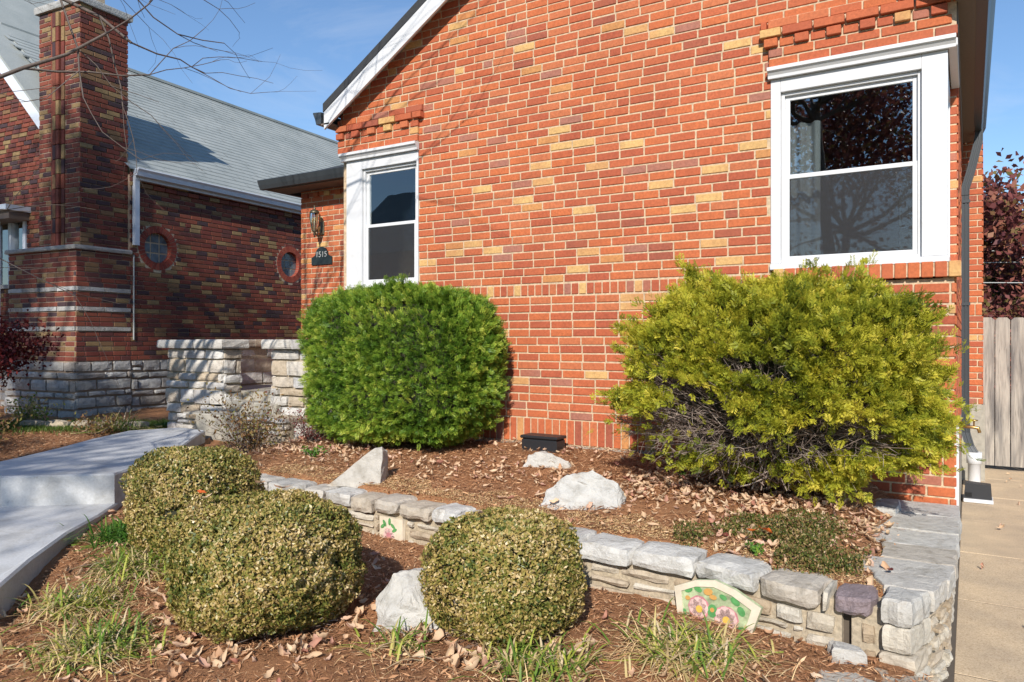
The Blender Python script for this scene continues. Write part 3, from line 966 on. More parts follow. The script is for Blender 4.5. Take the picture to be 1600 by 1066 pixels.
# returns of the corner windows along the side walls
def side_ret(w, xf, sg, y1, z0, z1, pd=0):
    zt = z1 - .075
    MB().bbox(xf - .02, xf + .02, .075, .20, z0 + .045, zt, b=.003).build('corner_post', M['white'], w)
    MB().bbox(xf - .02, xf + .016, y1 - .07, y1, z0 + .045, zt, b=.003).build('side_casing', M['white'], w)
    MB().bbox(xf - .02, xf + .016, .20, y1 - .07, zt - .095, zt, b=.003).build('head_casing', M['white'], w)
    MB().bbox(xf - .03, xf + .03, .075, y1, z0 + .002, z0 + .043, b=.003).build('sill', M['white'], w)
    MB().box(xf - .004, xf + .004, .20, y1 - .07, z0 + .045, zt - .1).build('pane', M['glass'], w)
    x0, x1 = (xf + .021, xf + sg * .075) if sg > 0 else (xf + sg * .075, xf - .021)
    MB().bbox(min(x0, x1), max(x0, x1), .0, y1 - .003, zt + .02, zt + .070, b=.004).build('crown_return', M['white'], w)
side_ret(wr, -.138, 1, .937, 1.985, 3.395)
side_ret(wl, XL + .07, -1, .937, 1.985, 3.325)
# dim rooms with curtains behind the panes
rm = MB(); rm.box(XL + .2, XR - .2, 3.4, 3.5, .5, 3.45); rm.box(-2.7, -2.6, .15, 3.4, .5, 3.45); rm.box(XL + .2, XR - .2, .16, 3.4, .5, .6)
rm.box(XL + .2, XR - .2, .16, 3.4, 3.44, 3.5); rm.box(XR - .26, XR - .2, 1.0, 3.4, .5, 3.45); rm.box(XL + .2, XL + .26, 1.0, 3.4, .5, 3.45)
rm.build('room', M['room'], house)
def curtain(x0, x1, y, z0, z1, n=5):
    V = []; F = []; K = n * 6
    for i in range(K + 1):
        t = i / K; x = x0 + (x1 - x0) * t; yy = y + .03 * math.sin(t * n * 6.28)
        V += [(x, yy, z0), (x, yy, z1)]
    for i in range(K): F.append((2 * i, 2 * i + 2, 2 * i + 3, 2 * i + 1))
    return mk('curtain', V, F, M['curtain'], house, smooth=True)
curtain(-1.10, -.90, .22, 1.9, 3.05, 2)
curtain(-4.46, -4.38, .2, 1.9, 3.05, 1)
MB().box(-.45, -.36, .9, .94, 1.95, 2.75).build('door_edge', plain('cream_door', (.45, .43, .34), .6), house)

# ---- entry vestibule behind-left
ev = empty('entry_wall'); ev.parent = house
VY, VX0, VX1 = 1.66, -7.68, XL
vf = ((0, VY), (1, 0), (0, -1))
BK = Bricks(); z = .9; k = 0
while z < 3.55:
    BK.course(vf, VX0, -5.36, z, off=.5 * (k % 2), irregular=False)
    if k % 3 == 0 or True:
        BK.course(((VX0, VY), (0, 1), (-1, 0)), 0, .4, z, off=.5 * (k % 2), irregular=False)
    z += CH; k += 1
for i in range(11): BK.add(vf, VX0 + .1 + i * .2, 3.42, .09, CH - JT, .035, .05)
BK.realize(ev, M['brick'], 0)
MB().box(VX0 + .006, -5.3, VY, VY + .15, .3, 3.6).build('mortar_joints', M['mortar'], ev)
MB().box(VX0 + .006, VX0 + .15, VY + .151, VY + 2.6, .3, 3.6).build('mortar_joints', M['mortar'], ev)
# low hipped roof with dark gutter
ex = .30
pr = [(VX0 - ex, VY - ex), (-5.30, VY - ex), (-5.30, VY + 3), (VX0 - ex, VY + 3)]
m = MB(); m.V = [(VX0 - ex, VY - ex, 3.62), (-5.30, VY - ex, 3.62), (-5.30, VY + 1.2, 4.25), (VX0 + .9, VY + 1.2, 4.15), (VX0 + .9, VY + 3.2, 4.15), (VX0 - ex, VY + 3.2, 3.62), (-5.30, VY + 3.2, 4.25)]
m.F = [(0, 1, 2, 3), (0, 3, 4, 5), (3, 2, 6, 4)]
m.build('entry_roof', M['shingledark'], roof)
pf = [(0, 0), (.0, .11), (-.10, .12), (-.108, .11), (-.085, .05), (-.06, 0)]
MB().prism([(VX0 - ex - .09, VY - ex + p, 3.50 + q) for p, q in pf], (2.75, 0, 0)).build('gutter', M['gutter'], roof)
MB().prism([(VX0 - ex + p, VY - ex + .001, 3.50 + q) for p, q in pf], (0, 3.3, 0)).build('gutter', M['gutter'], roof)
MB().box(VX0 - ex, -5.32, VY - ex, VY + .02, 3.49, 3.50).build('soffit', M['soffit'], roof)

# ---- lantern
lan = empty('wall_lantern', (0, 0, 0)); tag(lan, 'weathered bronze wall lantern on the entry brick beside the narrow window', 'lantern')
lx, ly, lz = -7.39 + .12, VY - .15, 3.02
MB().lathe((lx, ly, lz), [(0, .235), (.012, .23), (.008, .20), (.018, .19), (.012, .175), (.05, .165), (.062, .14), (.066, .125), (.060, .12)], 12).build('cap', M['bronze'], lan, True)
MB().lathe((lx, ly, lz), [(.058, .12), (.060, .06), (.052, -.02), (.038, -.08), (.032, -.09)], 12).build('glass_globe', M['lampglass'], lan, True)
m = MB()
for k in range(6):
    a = k * math.pi / 3
    m.tube([(lx + .062 * math.cos(a), ly + .062 * math.sin(a), lz + .12), (lx + .063 * math.cos(a), ly + .063 * math.sin(a), lz + .05), (lx + .036 * math.cos(a), ly + .036 * math.sin(a), lz - .09)], .004, 5)
m.build('cage', M['bronze'], lan)
MB().lathe((lx, ly, lz), [(.0, -.19), (.012, -.185), (.008, -.165), (.022, -.15), (.014, -.125), (.036, -.105), (.036, -.09), (.02, -.088)], 12).build('finial', M['bronze'], lan, True)
MB().tube([(lx, ly + .01, lz - .13), (lx, ly + .06, lz - .17), (lx, ly + .12, lz - .13), (lx, ly + .145, lz - .05)], [.010, .011, .012, .012], 8).build('arm', M['bronze'], lan, True)
MB().bbox(lx - .035, lx + .035, ly + .125, VY - .008, lz - .14, lz + .04, b=.012).build('back_plate', M['bronze'], lan)
MB().lathe((lx, ly, lz), [(.012, -.08), (.012, .02), (.008, .03), (0, .06)], 8).build('bulb', M['white2'], lan, True)

# ---- number plaque reading 1515
pl = empty('house_number_plaque', (0, 0, 0)); tag(pl, 'black arched plaque reading 1515 on the entry brick under the lantern', 'plaque')
px0, pxc, px1, pz0 = -7.46, -7.275, -7.09, 2.49
out = [(px0, pz0), (px1, pz0), (px1, pz0 + .095), (px1 - .055, pz0 + .12)]
for k in range(9):
    a = math.pi * k / 8
    out.append((pxc + .115 * math.cos(a), pz0 + .13 + .105 * math.sin(a)))
out += [(px0 + .055, pz0 + .12), (px0, pz0 + .095)]
MB().prism([(x, VY - .010, z_) for x, z_ in out], (0, -.014, 0)).build('plate', plain('dark_green_black', (.018, .026, .026), .4), pl)
cu = bpy.data.curves.new('digits', 'FONT'); cu.body = '1515'; cu.size = .105; cu.align_x = 'CENTER'; cu.extrude = .003
to = bpy.data.objects.new('digits', cu); COL.objects.link(to)
to.location = (pxc, VY - .0262, pz0 + .10); to.rotation_euler = (R(90), 0, 0)
bpy.context.view_layer.update()
me = bpy.data.meshes.new_from_object(to.evaluated_get(bpy.context.evaluated_depsgraph_get()))
me.materials.clear(); me.materials.append(plain('grey_digits', (.42, .42, .40), .5))
dg = link('digits', me, pl); dg.location = to.location; dg.rotation_euler = to.rotation_euler
bpy.data.objects.remove(to)
# ================================================= RETAINING WALL (front)
rw = empty('retaining_wall', (0, 0, 0)); tag(rw, 'low limestone retaining wall with grey cap stones around the mulch bed', 'wall')
def segframe(x0, x1):
    a = Vector((x0, rwy(x0))); b = Vector((x1, rwy(x1))); e = (b - a).normalized()
    return ((a.x, a.y), (e.x, e.y), (e.y, -e.x)), (b - a).length
nodes = [-6.15, -5.6, -4.95, -4.3, -3.8, -3.32, -2.75, -2.2, -1.68, -1.1, -.6, -.15]
core = MB()
cseg = [(nodes[i], nodes[i + 1]) for i in range(len(nodes) - 2)] + [(-.6, -.462), (-.405, -.24)]
for (na, nb_) in cseg:
    fr, ln = segframe(na, nb_)
    O, e, n = fr
    P = [(O[0] + e[0] * s - n[0] * d, O[1] + e[1] * s - n[1] * d, -.05) for s, d in ((-.01, .024), (ln + .01, .024), (ln + .01, .23), (-.01, .23))]
    core.prism(P, (0, 0, .47))
core.prism([(-.33, -2.0, -.05), (-.20, -2.02, -.05), (-.165, -1.93, -.05), (-.105, -1.6, -.05), (-.105, 0, -.05), (-.33, 0, -.05)], (0, 0, .45))
core.build('mortar_core', M['mortar3'], rw)
MB().box(-.49, -.38, -2.04, -1.9, -.05, .38).build('drain_back', M['joint'], rw)
# cap stones along the front, walked by arc length in x
x = -6.12; i = 0
stopx = -.53
CAPS = []
while x < stopx - .1:
    w = random.choice([.21, .24, .27, .31, .34])
    if x > -1.9: w = random.choice([.29, .33, .30])
    x2 = min(x + w, stopx)
    if stopx - x2 < .12: x2 = stopx
    CAPS.append((x, x2)); x = x2
for (xa, xb) in CAPS:
    fr, ln = segframe(xa, xb)
    top = CAPZ + random.uniform(-.006, .006)
    drop = .03 * max(0, min(1, (-3.9 - xa) / 2))
    stone('cap_stone', fr, .004, ln - .006, -.235 + random.uniform(-.05, .03), .026 + random.uniform(-.010, .012), top - random.uniform(.085, .105), top, M['cap'], rw, rnd=.010, jit=.011, res=(6, 4, 3), skew=.10)
# drain gap then the purple glossy stone, then the corner block
fr, ln = segframe(-.527, -.31)
O, e, n = fr
stone('cap_stone', fr, .0, .038, -.2, .02, .37, .465, M['facing'], rw, rnd=.012, jit=.006)
ps = stone('dark_cap_stone', fr, .044, .200, -.20, .018, .375, .462, M['purple'], rw, rnd=.010, jit=.011, res=(7, 4, 4))
ps['label'] = 'glossy dark purple cap stone beside the corner block'
# corner blocks stacked in four layers
def poly_stone(name, pts, z0, z1, mat, parent, bev=.018, jit=.006, sub=2):
    """irregular slab from a plan outline, edges roughened"""
    P = []
    k = len(pts)
    for i in range(k):
        a = Vector(pts[i]); b = Vector(pts[(i + 1) % k])
        for t in range(sub):
            q = a.lerp(b, t / sub); P.append(q + Vector((random.uniform(-jit, jit), random.uniform(-jit, jit))))
    c = sum(P, Vector((0, 0))) / len(P)
    V = []; F = []; m = len(P)
    levels = [(z0, bev * .6), (z0 + (z1 - z0) * .18, 0), (z0 + (z1 - z0) * .6, -.002), (z1 - bev * .7, bev * .2), (z1, bev)]
    for (zz, ins) in levels:
        for q in P:
            d = (c - q); L_ = max(d.length, 1e-4); r = q + d / L_ * (ins + random.uniform(-jit, jit) * .7)
            V.append((r.x, r.y, zz + random.uniform(-jit, jit) * .25))
    for l_ in range(len(levels) - 1):
        for i in range(m):
            j = (i + 1) % m
            F.append((l_ * m + i, l_ * m + j, (l_ + 1) * m + j, (l_ + 1) * m + i))
    V.append((c.x, c.y, z1 + .001)); t = len(V) - 1
    V.append((c.x, c.y, z0)); t2 = len(V) - 1
    for i in range(m):
        j = (i + 1) % m
        F.append(((len(levels) - 1) * m + i, (len(levels) - 1) * m + j, t))
        F.append((j, i, t2))
    area = sum(P[i].cross(P[(i + 1) % m]) for i in range(m)) if hasattr(P[0], 'cross') else 1
    if area < 0: F = [f[::-1] for f in F]
    return mk(name, V, F, mat, parent)
cx0 = -.305; yf0 = rwy(-.31)
CR = [((-.19, -2.135), (-.135, -1.945), 0), ((-.187, -2.145), (-.138, -1.93), .0), ((-.185, -2.155), (-.14, -1.97), .008), ((-.188, -2.185), (-.145, -1.95), .02), ((-.19, -2.20), (-.15, -1.95), .03)]
for (zb, zt, mt, bv), (pa, pb, o_) in zip(((.375, .475, M['cap'], .014), (.268, .368, M['facing'], .012), (.185, .260, M['facing'], .011), (.09, .177, M['facing'], .012), (-.02, .082, M['facing'], .012)), CR):
    poly_stone('corner_stone' if mt is M['facing'] else 'cap_stone', [(cx0, yf0 - .022 - o_), pa, pb, (-.29, pb[1])], zb, zt, mt, rw, bev=bv, jit=.008, sub=4)
# caps down the right side: big irregular flags
def ox(y): return float(np.interp(y, [-2.1, -1.95, -1.6, 0], [-.18, -.128, -.055, -.045]))
y = -1.935
for (dy_, xin) in ((.22, -.38), (.24, -.43), (.30, -.37), (.34, -.45), (.42, -.40), (.42, -.42)):
    y2 = min(y + dy_, -.03)
    ji = random.uniform(-.04, .04)
    poly_stone('cap_stone', [(ox(y), y + .003), (ox(y2), y2 - .003), (xin + ji, y2 - .003), ((xin - ji) if y > -1.9 else -.31, y + .003)], .39 + random.uniform(-.01, .0), .471 + random.uniform(-.004, .005), M['cap'], rw, bev=.006, jit=.007, sub=4)
    y = y2
    if y > -.05: break
# a few flags lying a little inside the bed next to them
poly_stone('paving_flag', [(-.36, -.55), (-.62, -.50), (-.55, -.22), (-.37, -.18)], .44, .505, M['cap'], rw, bev=.012, jit=.010, sub=2)
# facing stones of the front: rows of different heights
def facing(fr, ln, zb, zt, mat, rows=None, skip=(), dep=.05, lmin=.14, lmax=.34, out=.0, jit=.007):
    z = zt
    rows = rows or [.075, .05, .06, .045, .07]
    k = 0
    while z > zb + .02:
        h = rows[k % len(rows)] * random.uniform(.85, 1.2); k += 1
        z0 = max(z - h, zb)
        s = random.uniform(-.1, 0)
        while s < ln - .01:
            w = random.uniform(lmin, lmax)
            a, b = max(s, 0), min(s + w, ln)
            s += w
            if b - a < .03: continue
            if any(a < q1 and b > q0 and z0 < z1_ and z > z0_ for (q0, q1, z0_, z1_) in skip):
                for (q0, q1, z0_, z1_) in skip:
                    if a < q1 and b > q0:
                        if a < q0 - .04: b = q0 - .004
                        elif b > q1 + .04: a = q1 + .004
                        else: b = a
                if b - a < .04: continue
            stone('facing_stone', fr, a + .005, b - .005, -dep, out + random.uniform(-.010, .008), z0 + .005, z - .004, mat, rw, rnd=.010, jit=jit, res=(4, 1, 2))
        z = z0
TILE = (-3.27, -3.04)
for i in range(len(nodes) - 1):
    fr, ln = segframe(nodes[i], nodes[i + 1])
    if nodes[i] in (-1.1,): pass
    if nodes[i] == -.6:
        frr, l2 = segframe(-.6, -.47); facing(frr, l2, .12, .365, M['facing'], rows=[.085, .065, .09], lmin=.2, lmax=.42)
        frr, l2 = segframe(-.385, -.31); facing(frr, l2, .10, .355, M['facing'], rows=[.09, .16], lmin=.2, lmax=.3)
        continue
    sk = []
    if nodes[i] <= -3.15 <= nodes[i + 1]:
        f = ln / (nodes[i + 1] - nodes[i])
        sk = [((TILE[0] - nodes[i]) * f - .005, (TILE[1] - nodes[i]) * f + .005, .14, .37)]
    facing(fr, ln, .14, .365, M['facing'], rows=random.choice([[.075, .045, .055, .06], [.05, .07, .05, .05]]), skip=sk)
# facing stones of the path side: many thin flat ones
dg = Vector((.07, .345)); dl = dg.length; dg.normalize()
facing(((-.15, -1.94), (dg.x, dg.y), (dg.y, -dg.x)), dl, -.02, .385, M['facing'], rows=[.05, .06, .045, .065, .05, .06], lmin=.10, lmax=.24, jit=.005, out=.0)
side = ((-.078, -1.59), (0, 1), (1, 0))
facing(side, 1.57, -.02, .385, M['facing'], rows=[.05, .06, .045, .065, .05, .06], lmin=.12, lmax=.30, jit=.006, out=.002)

# flower tile set in the wall: square, rose spray
def disc(m, fr, s, z, d, r, n=8, th=.002, sq=1.0, rot=0):
    O, e, nn = fr
    P = []
    for k in range(n):
        a = 2 * math.pi * k / n
        u, v = r * math.cos(a), r * sq * math.sin(a)
        u, v = u * math.cos(rot) - v * math.sin(rot), u * math.sin(rot) + v * math.cos(rot)
        P.append((O[0] + e[0] * (s + u) + nn[0] * d, O[1] + e[1] * (s + u) + nn[1] * d, z + v))
    m.prism(P, (nn[0] * th, nn[1] * th, 0))
fr, ln = segframe(TILE[0], TILE[1])
t1 = empty('flower_tile'); t1.parent = rw; t1['label'] = 'square cream tile with a pink rose set in the wall'
stone('tile_body', fr, .008, ln - .008, -.03, .010, .165, .362, M['tilecream'], t1, rnd=.003, jit=.001)
m = MB()
for k in range(6):
    a = k * 1.047; disc(m, fr, .10 + .026 * math.cos(a), .245 + .030 * math.sin(a), .0105, .024, 8)
m.build('petals', M['petal'], t1)
m = MB(); disc(m, fr, .10, .245, .0128, .022, 10); disc(m, fr, .098, .215, .0105, .018, 8); m.build('rose_heart', M['petal2'], t1)
m = MB()
for (s_, z_, r_) in ((.045, .30, .6), (.06, .32, 2.2), (.135, .31, -.6), (.15, .285, .5), (.05, .20, 1.2), (.15, .19, -1), (.105, .335, 1.5)): disc(m, fr, s_, z_, .0106, .024, 8, sq=.45, rot=r_)
m.build('leaves', M['leafglaze'], t1)

# fan-shaped flower plaque leaning on the wall
ft = empty('flower_plaque', (0, 0, 0)); tag(ft, 'fan shaped ceramic plaque with two pink blossoms leaning on the retaining wall', 'plaque')
frp = ((-1.19, rwy(-1.19) - .06), *segframe(-1.19, -.78)[0][1:])
O, e, n = frp
LEAN = .16
def pp(s, v, d):  # leaning plane: v up along the plaque
    zz = .17 + v
    dd = d - v * LEAN + .02
    s = s * 1.06
    return (O[0] + e[0] * s + n[0] * dd, O[1] + e[1] * s + n[1] * dd, zz)
outl = [(.05, -.05), (.0, .165), (.10, .215), (.19, .235), (.285, .215), (.405, .165), (.345, -.05)]
inn = [(.075, -.05), (.035, .152), (.105, .188), (.19, .205), (.275, .188), (.365, .148), (.318, -.05)]
MB().prism([pp(s, v, 0) for s, v in outl], (n[0] * -.018, n[1] * -.018, 0)).build('plate', M['tilebg'], ft)
fr_ = MB()
for i in range(len(outl) - 1):
    a, b = outl[i], outl[i + 1]; c_, d_ = inn[i + 1], inn[i]
    fr_.prism([pp(*q, .0005) for q in (a, b, c_, d_)], (n[0] * .006, n[1] * .006, 0))
fr_.build('border', M['tilecream'], ft)
def blob(m, s, v, r, d=.001, sq=1, rot=0, k=10, wob=.0):
    P = []
    for i in range(k):
        a = 2 * math.pi * i / k; rr = r * (1 + wob * math.sin(a * 5))
        u, w_ = rr * math.cos(a), rr * sq * math.sin(a)
        u, w_ = u * math.cos(rot) - w_ * math.sin(rot), u * math.sin(rot) + w_ * math.cos(rot)
        P.append(pp(s + u, v + w_, d))
    m.prism(P, (n[0] * .002, n[1] * .002, 0))
def patches(spec, mat, nm, d=.0008):
    for (s, v, r, sq, rot) in spec:
        m = MB(); blob(m, s, v, r, d, sq, rot); m.build(nm, mat, ft)
patches([(.125, .10, .052, 1, 0), (.255, .085, .058, .9, 0)], M['petal2'], 'blossom_edge', .0006)
m = MB()
for (cx_, cz_, r_) in ((.125, .10, .047), (.255, .085, .052)):
    for k in range(7):
        a = k * .898; blob(m, cx_ + r_ * .52 * math.cos(a), cz_ + r_ * .5 * math.sin(a), r_ * .48, .003, 1, 0, 8)
m.build('blossoms', M['petal'], ft)
patches([(.13, .095, .016, 1, 0), (.258, .078, .017, 1, 0)], M['yolk'], 'blossom_centre', .0056)
patches([(.07, .165, .020, .6, .4), (.115, .178, .020, .6, -.3), (.19, .10, .024, 1.2, 0), (.29, .165, .024, .6, -.5), (.32, .13, .022, .7, -.9), (.055, .06, .018, .7, 1.3), (.325, .05, .02, .8, 1), (.19, .03, .024, .6, 0), (.235, .17, .018, .6, -.3)], M['leafglaze'], 'painted_leaf', .001)
patches([(.165, .178, .022, .7, .2), (.19, .105, .010, 1, 0), (.19, .16, .018, .6, 0), (.07, .13, .012, .8, 0)], M['ochre'], 'ochre_spot', .0035)

# edging flags in the lower bed near the corner
for i, (pts, z0, z1, lab) in enumerate([
    ([(-.50, -2.34), (-.36, -2.31), (-.25, -2.36), (-.25, -2.7), (-.52, -2.7)], .12, .23, 'flat pale flagstone in the lower bed at the foot of the wall corner'),
    ([(-.50, -2.135), (-.36, -2.15), (-.34, -2.22), (-.46, -2.225)], .17, .275, 'small pale block under the drain gap of the retaining wall'),
    ([(-.32, -2.20), (-.13, -2.20), (-.12, -2.40), (-.25, -2.42)], .12, .225, 'pale stepped flagstone wedged below the wall corner')]):
    o = poly_stone('flagstone', pts, z0, z1, M['cap'], None, bev=.012, jit=.010, sub=3); tag(o, lab, 'stone')
# side wall below those flags goes on towards the camera
for k in range(9):
    yy = -2.35 - .12 * k
    for q in range(2):
        pass

# ================================================================= WALKWAY
def slab(name, pts, z, th, mat, bev=.012, sag=0):
    P = [Vector(p) for p in pts]; k = len(P)
    c = sum(P, Vector((0, 0))) / k
    ar = sum(P[i].cross(P[(i + 1) % k]) for i in range(k))
    if ar < 0: P = P[::-1]
    V = []; F = []
    zz = z if callable(z) else (lambda p: z)
    for (dz, ins) in ((-th, 0), (-bev, 0), (0, bev)):
        for i, p in enumerate(P):
            a = (P[i] - P[i - 1]).normalized(); b = (P[(i + 1) % k] - P[i]).normalized()
            nn = Vector((-(a.y + b.y), a.x + b.x)).normalized()
            q = p + nn * ins
            V.append((q.x, q.y, zz(p) + dz))
    for l_ in range(2):
        for i in range(k):
            j = (i + 1) % k
            F.append((l_ * k + i, l_ * k + j, (l_ + 1) * k + j, (l_ + 1) * k + i))
    F.append(tuple(2 * k + i for i in range(k)))
    return mk(name, V, F, mat)
wk = empty('walkway'); tag(wk, kind='structure')
up = [(-5.08, -2.44), (-5.24, -2.18), (-5.50, -1.86), (-5.95, -1.30), (-6.40, -.86), (-6.72, -.52), (-7.16, -.50), (-7.36, -.95), (-7.05, -1.50), (-6.68, -2.02), (-6.42, -2.45), (-6.28, -2.72), (-5.63, -2.91)]
o = slab('upper_slab', up, .567, .32, M['slab']); o.parent = wk
lo = [(-5.10, -2.40), (-4.84, -2.68), (-4.56, -3.03), (-4.17, -3.42), (-3.76, -3.80), (-3.2, -4.6), (-4.2, -5.4), (-5.2, -4.3), (-5.9, -3.5), (-6.3, -2.85), (-5.8, -2.6)]
o = slab('lower_slab', lo, lambda p: .36 if p.y > -3.6 else .36 + (p.y + 3.6) * .06, .30, M['slab']); o.parent = wk

# ================================================================== PORCH
po = empty('stone_porch'); tag(po, 'stone porch with flat capped side walls and concrete steps', 'porch')
MB().box(-7.7, -5.36, .12, 1.64, .2, .93).build('platform', M['concrete'], po)
for i, (ya, yb, zt) in enumerate(((-.42, -.10, .72), (-.10, .119, .83))):
    MB().bbox(-7.25, -6.15, ya, yb, .2, zt, b=.012).build('step', M['concrete'], po)
MB().box(-7.95, -7.72, .12, 1.6, .2, 1.40).build('mortar_core', M['mortar3'], po)
MB().box(-7.95, -6.97, -.10, .115, .2, 1.40).build('mortar_core', M['mortar3'], po)
MB().box(-6.26, -5.36, -.02, .115, .2, 1.40).build('mortar_core', M['mortar3'], po)
def ashlar(parent, fr, ln, zb, zt, mat, rows, lmin=.22, lmax=.5, name='wall_stone', dep=.05, jit=.009, gap=.008, res=(4, 1, 3)):
    z = zt; k = 0
    while z > zb + .03:
        h = rows[k % len(rows)] * random.uniform(.9, 1.1); k += 1
        z0 = max(z - h, zb); s = random.uniform(-.15, 0)
        while s < ln - .01:
            w = random.uniform(lmin, lmax); a, b = max(s, 0), min(s + w, ln)
            if ln - b < .07: b = ln; w = ln
            s += w
            if b - a < .04: continue
            if h > .13 and b - a < .3 and random.random() < .3:
                hm = z0 + (z - z0) * random.uniform(.4, .6)
                stone(name, fr, a + gap / 2, b - gap / 2, -dep, random.uniform(.0, .025), z0 + gap / 2, hm - gap / 2, mat, parent, rnd=.012, jit=jit, res=res)
                stone(name, fr, a + gap / 2, b - gap / 2, -dep, random.uniform(.0, .025), hm + gap / 2, z - gap / 2, mat, parent, rnd=.007, jit=jit * .7, res=res)
            else:
                stone(name, fr, a + gap / 2, b - gap / 2, -dep, random.uniform(.0, .028), z0 + gap / 2, z - gap / 2, mat, parent, rnd=.008, jit=jit * .7, res=res)
        z = z0
rws = [.115, .16, .10, .09, .19, .12]
ashlar(po, ((-7.97, -.12), (1, 0), (0, -1)), 1.02, .42, 1.40, M['porchstone'], rws)
ashlar(po, ((-6.95, -.12), (0, 1), (1, 0)), .24, .72, 1.40, M['porchstone'], rws, lmin=.2, lmax=.3)
ashlar(po, ((-7.72, .14), (0, 1), (1, 0)), 1.5, .94, 1.40, M['porchstone'], [.12, .17, .17])
ashlar(po, ((-6.28, -.04), (1, 0), (0, -1)), .93, .5, 1.40, M['porchstone'], [.11, .16, .12, .09, .12, .14])
ashlar(po, ((-6.28, .12), (0, -1), (-1, 0)), .16, .72, 1.40, M['porchstone'], [.11, .16, .12, .09, .12, .14], lmin=.2, lmax=.3)
ashlar(po, ((-7.28, -.46), (1, 0), (0, -1)), .0 + .28, .42, .72, M['porchstone'], [.07, .05, .06], lmin=.2, lmax=.3)
ashlar(po, ((-6.22, -.44), (1, 0), (0, -1)), .62, .46, .74, M['porchstone'], [.06, .07, .05, .08], lmin=.18, lmax=.4)
MB().box(-6.2, -5.62, -.41, -.05, .3, .72).build('mortar_core', M['mortar3'], po)
ashlar(po, ((-5.60, -.34), (1, 0), (0, -1)), .30, .46, .70, M['porchstone'], [.2, .1], lmin=.2, lmax=.3)
# caps of the porch walls
def capslab(pts): poly_stone('cap_stone', pts, 1.405, 1.498 + random.uniform(-.006, .006), M['porchstone'], po, bev=.014, jit=.008, sub=3)
capslab([(-8.05, -.19), (-7.40, -.19), (-7.40, .16), (-8.05, .16)])
capslab([(-7.39, -.19), (-6.88, -.19), (-6.88, .16), (-7.39, .16)])
for k in range(4): capslab([(-8.03, .17 + k * .36), (-7.66, .17 + k * .36), (-7.66, .52 + k * .36), (-8.03, .52 + k * .36)])
capslab([(-6.35, -.12), (-5.90, -.12), (-5.90, .16), (-6.35, .16)])
capslab([(-5.89, -.12), (-5.37, -.12), (-5.37, -.02), (-5.89, .16)])

# ======================================================== NEIGHBOUR HOUSE
nb = empty('brick_house'); tag(nb, 'dark brick cottage with round windows and tall chimney under a grey shingle roof', 'house')
BET = R(-4.3)
NE = (math.sin(BET), math.cos(BET)); NN = (NE[1], -NE[0]); NO = (-10.27, .84)
ML = (-NN[0], -NN[1])   # leftwards
def npt(s, d): return (NO[0] + NE[0] * s - NN[0] * d, NO[1] + NE[1] * s - NN[1] * d)   # s along side wall, d leftwards
nside = (npt(0, 0), NE, NN)
nfront = (npt(-.05, 0), ML, (-NE[0], -NE[1]))
WZ0, WZT = 1.21, 3.86
ROUND = [(.445, 2.865), (3.17, 2.865)]
nw = empty('side_wall'); nw.parent = nb
BK = Bricks()
RH = .225; RO = .34
z = WZ0; k = 0
while z < WZT:
    hs = []
    for (c_, zc_) in ROUND:
        dz = z + CH / 2 - zc_
        if abs(dz) < RO:
            hw = math.sqrt(RO ** 2 - dz ** 2); hs.append((c_ - hw, c_ + hw, z - 1, z + 1))
    pr = .0
    if z > WZT - 2.2 * CH: pr = .03
    BK.course(nside, 0, 8.4, z, off=.5 * (k % 2), holes=hs, proud=.006 + pr, d=.03 + pr)
    z += CH; k += 1
for (c_, zc_) in ROUND:
    m = MB()
    nbk = 30
    rg = empty('round_window'); rg.parent = nb
    for i in range(nbk):
        a0 = 2 * math.pi * (i + .06) / nbk; a1 = 2 * math.pi * (i + .94) / nbk
        P = []
        for (rr, aa) in ((RH, a0), (RO - .012, a0), (RO - .012, a1), (RH, a1)):
            s_, z_ = c_ + rr * math.cos(aa), zc_ + rr * math.sin(aa)
            q = npt(s_, 0); P.append((q[0] + NN[0] * .008, q[1] + NN[1] * .008, z_))
        mm = MB().prism(P, (-NN[0] * .10, -NN[1] * .10, 0))
        mm.build('brick', M['ring'], rg)
    # mortar ring behind
    m = MB()
    for i in range(30):
        a0 = 2 * math.pi * i / 30; a1 = 2 * math.pi * (i + 1) / 30
        P = []
        for (rr, aa) in ((RH + .004, a0), (RO + .03, a0), (RO + .03, a1), (RH + .004, a1)):
            q = npt(c_ + rr * math.cos(aa), 0); P.append((q[0] + NN[0] * .0022, q[1] + NN[1] * .0022, zc_ + rr * math.sin(aa)))
        m.prism(P, (-NN[0] * .12, -NN[1] * .12, 0))
    m.build('mortar_joints', M['mortar3'], rg)
    # nine glass blocks
    g = RH * 2 / 3.05
    for i in range(-1, 2):
        for j in range(-1, 2):
            P = []
            for (u, v) in ((-1, -1), (1, -1), (1, 1), (-1, 1)):
                s_ = c_ + (i + u * .425) * g; z_ = zc_ + (j + v * .425) * g
                q = npt(s_, .065); P.append((q[0], q[1], z_))
            MB().prism(P, (-NN[0] * .03, -NN[1] * .03, 0)).build('glass_block', M['glassblock'], rg)
    P = []
    for i in range(20):
        a = 2 * math.pi * i / 20; q = npt(c_ + (RH + .003) * math.cos(a), .072); P.append((q[0], q[1], zc_ + (RH + .003) * math.sin(a)))
    MB().prism(P, (-NN[0] * .03, -NN[1] * .03, 0)).build('block_joints', M['mortar'], rg)
